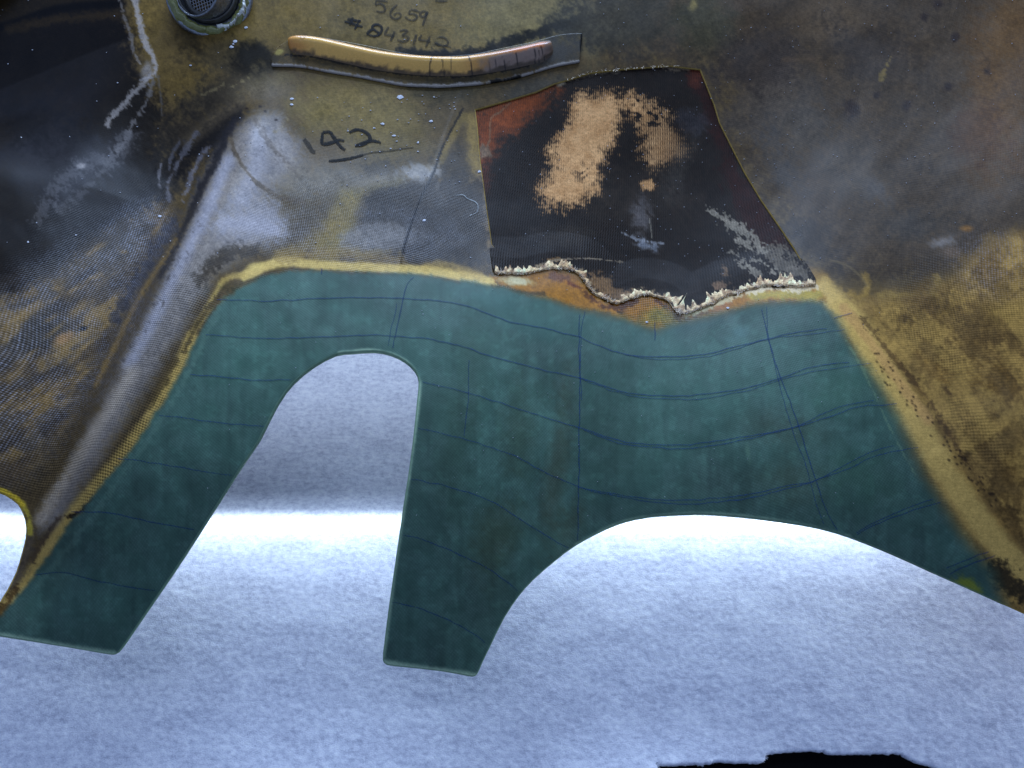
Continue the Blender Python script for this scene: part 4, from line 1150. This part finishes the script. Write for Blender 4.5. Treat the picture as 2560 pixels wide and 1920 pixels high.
bm(smooth(0.5, 0.8, bt + (nz1 - 0.5) * 0.3) * 0.75, (160, 112, 62))
bm(smooth(780, 715, bs + (nz1 - 0.5) * 60) * 0.7, (190, 132, 74))
bm(smooth(1120, 1300, bs + (nz1 - 0.5) * 120) * 0.7, (164, 112, 74))
bm(smooth(1230, 1330, bs) * smooth(0.25, 0.45, bt) * 0.8, (206, 128, 84))
bm(smooth(1180, 1240, bs + (nz2 - 0.5) * 60) * smooth(0.5, 0.36, bt + (nz2 - 0.5) * 0.2) * 0.85, (140, 134, 146))
bm(smooth(1150, 1260, bs) * smooth(0.62, 0.8, bt + (nz1 - 0.5) * 0.3) * 0.8, (104, 90, 72))
bm(smooth(1350, 1392, bs + (nz1 - 0.5) * 30) * 0.8, (96, 84, 80))
bm(smooth(0.17, 0.05, bt + (nz2 - 0.5) * 0.22) * 0.85, (70, 62, 54))
bm(smooth(0.9, 0.98, bt) * 0.9, (28, 26, 22))
for xx, ww, aa in ((1079, 1.7, .8), (1176, 1.9, .85), (1125, 1.0, .4), (1298, 1.6, .7), (1258, 1.5, .7), (1338, 1.6, .8), (1240, 1.2, .5), (1108, 2, .5), (1360, 1.6, .7), (1345, 1.4, .6), (1220, 1.3, .4)):
    lo, hi = (0, 1) if xx in (1079, 1176, 1125) else (0, 0.3 + 0.4 * random.random())
    d = np.abs(bs - xx - 4 * np.sin(bt * 3 + xx)) / (ww * (0.5 + nz2))
    bm(smooth(1.2, 0.4, d) * aa * (bt >= lo) * (bt <= hi), (26, 24, 26))
bm(smooth(7, 5, np.hypot(bs - 759, (bt - 0.55) * 50)) * smooth(3, 4.5, np.hypot(bs - 759, (bt - 0.55) * 50)) * 0.5, (120, 84, 50))
wvb = np.zeros((len(V), 3)); wvb[:, 0] = 0.12
bead = mesh_obj('rib_bead', V, Q, M_RIB, rib, to_base(c), wvb, cloth_coords(V, 0.3))

# ------------------------------------------------------------------ tube fitting with a wire screen
fit = bpy.data.objects.new('vent_fitting', None); C.objects.link(fit); fit.parent = panel
fit['label'] = 'round metal tube fitting with wire screen and pale sealant'
base = surf(np.array([533.0]), np.array([12.0]))[0]; nb = normals_at(base[None])[0]; base = base + nb * 0.011
tocam = (CAM - base) / np.linalg.norm(CAM - base)
nb = nb * 0.55 + tocam * 0.5; nb /= np.linalg.norm(nb)
ax = nb * 0.6 + tocam * 0.5 + np.array([-0.62, 0.05, 0.12]); ax /= np.linalg.norm(ax)


def frame(a):
    x = np.cross(np.array([0, 1.0, 0.2]), a); x /= np.linalg.norm(x); return x, np.cross(a, x)


def lathe(name, o, a, prof, mat, parent, seg=96, wob=0.0, seed=0, arc=None):
    x, y = frame(a); V = []
    th = np.linspace(0, 2 * math.pi, seg, endpoint=False) if arc is None else np.radians(np.linspace(arc[0], arc[1], seg))
    for r, h in prof:
        rr = r + wob * (fbm(np.cos(th) * 6 + 9, np.sin(th) * 6 + r * 300, seed, 3) - 0.5)
        hh2 = h + wob * 0.7 * (fbm(np.cos(th) * 8 + 3, np.sin(th) * 8 + r * 500, seed + 4, 3) - 0.5)
        V.append(o + x * (rr * np.cos(th))[:, None] + y * (rr * np.sin(th))[:, None] + a * (hh2[:, None] if wob else h))
    V = np.vstack(V); n_ = len(prof)
    Q = [(k * seg + i, k * seg + (i + 1) % seg, (k + 1) * seg + (i + 1) % seg, (k + 1) * seg + i) for k in range(n_ - 1) for i in range(seg if arc is None else seg - 1)]
    return mesh_obj(name, V, Q, mat, parent)


SC = float(np.linalg.norm(base - CAM)) / F          # metres for one photo px there
lathe('flange_ring', base - nb * 0.002, nb, [(88 * SC, -0.03), (88 * SC, 0.0035), (84 * SC, 0.0048), (66 * SC, 0.0048), (62 * SC, 0.0038)], M_STEEL, fit)
lathe('sealant_bead', base + nb * 0.001, nb, [(84 * SC, 0.0008), (80 * SC, 0.0042), (74 * SC, 0.0050), (68 * SC, 0.0044), (60 * SC, -0.01)], M_SEALG, fit, wob=0.006, seed=4)
lathe('sealant_drip', base + nb * 0.0016, nb, [(80 * SC, 0.0012), (77 * SC, 0.0052), (72 * SC, 0.0058), (69 * SC, 0.0012)], M_SEAL, fit, wob=0.0085, seed=15, arc=(-70, 15))
lathe('collar', base - nb * 0.004, nb * 0.8 + ax * 0.2, [(62 * SC, 0.0), (61 * SC, 0.010), (60 * SC, 0.0125), (57 * SC, 0.0125), (56 * SC, 0.010), (56 * SC, 0.0)], M_DARKSTEEL, fit)
ob = base - ax * 0.004
R_T = 56 * SC
lathe('inlet_tube', ob, ax, [(R_T, 0.0), (R_T, 0.021), (R_T - 0.0008, 0.0225), (R_T - 0.0018, 0.0222), (R_T - 0.0024, 0.0212), (R_T - 0.0028, 0.0), (R_T - 0.003, -0.02)], M_STEEL, fit)
lathe('dark_bore', ob - ax * 0.006, ax, [(R_T - 0.0032, 0.002), (R_T * 0.5, 0.0015), (0.0001, 0.001)], M_DARK, fit)  # near-black disc stands in for the shade inside the tube
xa, ya = frame(ax); wv_, wq_ = [], []
RS = R_T - 0.003; pitch_ = 0.0031; k = 0
for d_, e_ in ((xa, ya), (ya, xa)):
    for off_ in np.arange(-RS, RS, pitch_):
        L = math.sqrt(max(RS * RS - off_ * off_, 1e-8))
        p0 = ob + ax * 0.0125 + e_ * off_
        for sgn in (0, 1):
            pass
        th = [(0.00035 * math.cos(t), 0.00035 * math.sin(t)) for t in np.linspace(0, 2 * math.pi, 5)[:-1]]
        b0 = len(wv_)
        for end in (-L, L):
            for tx, tz in th: wv_.append(p0 + d_ * end + e_ * tx + ax * (tz + (0.0003 if d_ is xa else 0)))
        for i in range(4): wq_.append((b0 + i, b0 + (i + 1) % 4, b0 + 4 + (i + 1) % 4, b0 + 4 + i))
screen = mesh_obj('wire_screen', np.array(wv_), np.array(wq_), M_WIRE, fit)
lathe('screen_frame', ob + ax * 0.011, ax, [(RS, 0.0), (RS - 0.0004, 0.0032), (RS - 0.004, 0.0036), (RS - 0.0055, 0.0018)], M_DARKSTEEL, fit)

# ------------------------------------------------------------------ dust and chips lying on the panel
cv, cq = [], []
g_ = np.random.default_rng(5)
spots = [(g_.uniform(0, 1250), g_.uniform(0, 650), g_.uniform(0.8, 2.0)) for _ in range(80)] + [(g_.uniform(850, 1150), g_.uniform(240, 480), g_.uniform(0.8, 2.2)) for _ in range(60)]
spots += [(g_.uniform(1500, 2550), g_.uniform(0, 680), g_.uniform(0.6, 1.3)) for _ in range(200)] + [(g_.uniform(1250, 2000), g_.uniform(200, 700), g_.uniform(0.6, 1.3)) for _ in range(120)]
spots += [(g_.uniform(500, 2200), g_.uniform(700, 1300), g_.uniform(0.6, 1.2)) for _ in range(110)]
spots += [(588, 104, 5), (578, 118, 5), (583, 111, 3), (616, 70, 4), (477, 164, 3), (1001, 242, 8), (1078, 304, 4), (957, 311, 5), (936, 321, 3), (1045, 357, 3.5), (400, 541, 5), (70, 606, 3), (190, 588, 2.5), (730, 248, 4), (728, 262, 4), (1716, 784, 3), (1616, 806, 3), (1198, 430, 4), (985, 340, 4), (1060, 552, 4), (1820, 770, 4)]
for x, y, r in spots:
    k = 6; a0 = g_.uniform(0, 6.28)
    if float(sdist(np.array([x]), np.array([y]), OUT)[0]) > -12: continue
    px = [x] + [x + r * g_.uniform(0.5, 1.2) * math.cos(a0 + t) * 1.3 for t in np.linspace(0, 6.28, k, endpoint=False)]
    py = [y] + [y + r * g_.uniform(0.5, 1.2) * math.sin(a0 + t) * 0.8 for t in np.linspace(0, 6.28, k, endpoint=False)]
    b0 = sum(len(q_) for q_ in cv)
    cv.append(np.stack([px, py, [0.0011] + [0.0004] * k], -1))
    for i in range(k): cq.append((b0, b0 + 1 + i, b0 + 1 + (i + 1) % k))
cv = np.vstack(cv); a = surf(cv[:, 0], cv[:, 1]); a = a + normals_at(a) * cv[:, 2:3]
dust = mesh_obj('dust_flecks', a, np.array(cq), M_CHIP)
dust['kind'] = 'stuff'; dust['label'] = 'scattered pale dust flecks and chips lying on the panel'; dust['category'] = 'dust'

# resin string by the patch
for pts, w in (([(1135, 492), (1160, 492), (1180, 500), (1196, 515), (1194, 532), (1180, 540)], 2.6), ([(1180, 538), (1172, 543)], 4)):
    o = ribbon('resin_string', pts, w * 0.8, M_STRING, skin, lift=0.0006, taper=0.8, wob=12, seed=3, step=3)

# ------------------------------------------------------------------ felt sheet on the bench
NOTCH = [(1638, 1960), (1640, 1916), (1646, 1907), (1700, 1905), (1776, 1903), (1782, 1898), (1840, 1899), (1905, 1899), (1909, 1888), (1918, 1880), (1940, 1875), (1980, 1872), (2018, 1870), (2060, 1872), (2078, 1878), (2171, 1877), (2246, 1877), (2262, 1884), (2290, 1897), (2353, 1917), (2420, 1960), (2420, 2300), (1638, 2300)]
ni = spline(NOTCH[:-2], 4); ni[:, 1] += (fbm(ni[:, 0] / 7, ni[:, 1] / 7, 77, 3) - 0.5) * 7; ni[:, 0] += (fbm(ni[:, 0] / 6, ni[:, 1] / 6, 78, 3) - 0.5) * 6
NOTCH = list(map(tuple, ni)) + [(2420, 2300), (1638, 2300)]
FSTEP = 4.0
fx = np.arange(-420, 2990, FSTEP); fy = np.arange(620, 2130, FSTEP)
FX, FY = np.meshgrid(fx, fy)
sdn = sdist(FX.ravel(), FY.ravel(), NOTCH).reshape(FX.shape); sdk = -sdn
kv = sdk <= 0; ck = cells_any(kv)
g_y, g_x = np.gradient(sdk, FSTEP); gn = np.maximum(np.hypot(g_x, g_y), 0.3); nr = (~kv) & (sdk < 12)
FX2, FY2 = FX.copy(), FY.copy(); FX2[nr] -= (g_x / gn ** 2 * sdk)[nr]; FY2[nr] -= (g_y / gn ** 2 * sdk)[nr]
ny, nx = FX.shape
jy, jx = np.nonzero(ck); i0 = jy * nx + jx
Q = np.stack([i0, i0 + nx, i0 + nx + 1, i0 + 1], -1); u, inv = np.unique(Q.ravel(), return_inverse=True); Q = inv.reshape(Q.shape)
d = rays(FX2.ravel()[u], FY2.ravel()[u]); t = -CAM[2] / d[:, 2]; P = CAM + t[:, None] * d
wx, wy = P[:, 0], P[:, 1]
P[:, 2] += 0.0010 * (fbm(wx * 9, wy * 22, 91, 3) - 0.5) + 0.0007 * (fbm(wx * 60, wy * 95, 92, 3) - 0.5) + 0.0006 * (fbm(wx * 260, wy * 330, 93, 3) - 0.5)
N0 = np.tile([0, 0, 1.0], (len(P), 1))
V2, Q2, src, rim = add_rim(P, N0, Q, 0.0015, 0.006)

m, nt, b = new_mat('white_felt'); g = NT(nt)
tc = g.n('ShaderNodeTexCoord').outputs['Object']
mp = g.n('ShaderNodeMapping'); mp.inputs['Scale'].default_value = (1.0, 1.5, 1.0); g.l(tc, mp.inputs[0])
n1 = g.noise(34, 5, 0.62, mp.outputs[0]); n2 = g.noise(190, 4, 0.65, mp.outputs[0]); n3 = g.noise(900, 3, 0.7, mp.outputs[0])
mixv = g.math('ADD', g.math('ADD', g.math('MULTIPLY', n1, 0.26), g.math('MULTIPLY', n2, 0.46)), g.math('MULTIPLY', n3, 0.28))
g.l(g.ramp(mixv, [(0.40, (0.56, 0.57, 0.64, 1)), (0.51, (0.80, 0.81, 0.86, 1)), (0.60, (0.95, 0.96, 0.97, 1))]), b.inputs['Base Color'])
b.inputs['Roughness'].default_value = 0.95; b.inputs['Specular IOR Level'].default_value = 0.1
bn = g.n('ShaderNodeBump'); bn.inputs['Distance'].default_value = 0.0004; bn.inputs['Strength'].default_value = 0.8
g.l(g.math('ADD', n2, n3), bn.inputs['Height']); g.l(bn.outputs[0], b.inputs['Normal'])
M_FELT = m
felt = mesh_obj('felt_sheet', V2, Q2, M_FELT)
felt['label'] = 'white fibrous felt sheet spread under the panel with a torn front edge'
felt['category'] = 'felt sheet'

# fine fibres standing out of the felt along its torn edge
g_ = np.random.default_rng(21)
e = np.array(ni); nfi = 2600
idx = g_.integers(1, len(e) - 2, nfi); bp = e[idx] + g_.normal(0, 1.5, (nfi, 2))
tg = e[idx + 1] - e[idx - 1]; tg /= np.maximum(np.linalg.norm(tg, axis=1, keepdims=True), 1e-6)
nn = np.stack([-tg[:, 1], tg[:, 0]], -1); an = g_.normal(0, 0.8, nfi)
dr = nn * np.cos(an)[:, None] + tg * np.sin(an)[:, None]; ln = g_.uniform(2, 9, nfi)
V = []
for f in (0.0, 0.5, 1.0):
    pp = bp + dr * (ln * f)[:, None] + np.stack([-dr[:, 1], dr[:, 0]], -1) * (g_.normal(0, 1.0, nfi) * f)[:, None]
    for w_ in (-0.35, 0.35):
        q = pp + np.stack([-dr[:, 1], dr[:, 0]], -1) * w_
        rr = rays(q[:, 0], q[:, 1]); tt = -(CAM[2] + 0.001) / rr[:, 2]; V.append(CAM + tt[:, None] * rr)
i = np.arange(nfi)
Q = np.vstack([np.stack([i + k * 2 * nfi, i + (k * 2 + 1) * nfi, i + (k * 2 + 3) * nfi, i + (k * 2 + 2) * nfi], -1) for k in (0, 1)])
fz = mesh_obj('edge_fuzz', np.vstack(V), Q, M_FELT, felt); fz['kind'] = 'stuff'

# ------------------------------------------------------------------ bench under everything
M_BENCH = simple('black_bench', (0.004, 0.004, 0.005), 0.8, 0.1)
V = np.array([(-3, -2, -0.03), (3, -2, -0.03), (3, 3, -0.03), (-3, 3, -0.03), (-3, -2, -0.09), (3, -2, -0.09), (3, 3, -0.09), (-3, 3, -0.09)], float)
bench = mesh_obj('bench', V, np.array([(0, 1, 2, 3), (4, 7, 6, 5), (0, 4, 5, 1), (1, 5, 6, 2), (2, 6, 7, 3), (3, 7, 4, 0)]), M_BENCH, smooth_sh=False)
bench['kind'] = 'structure'
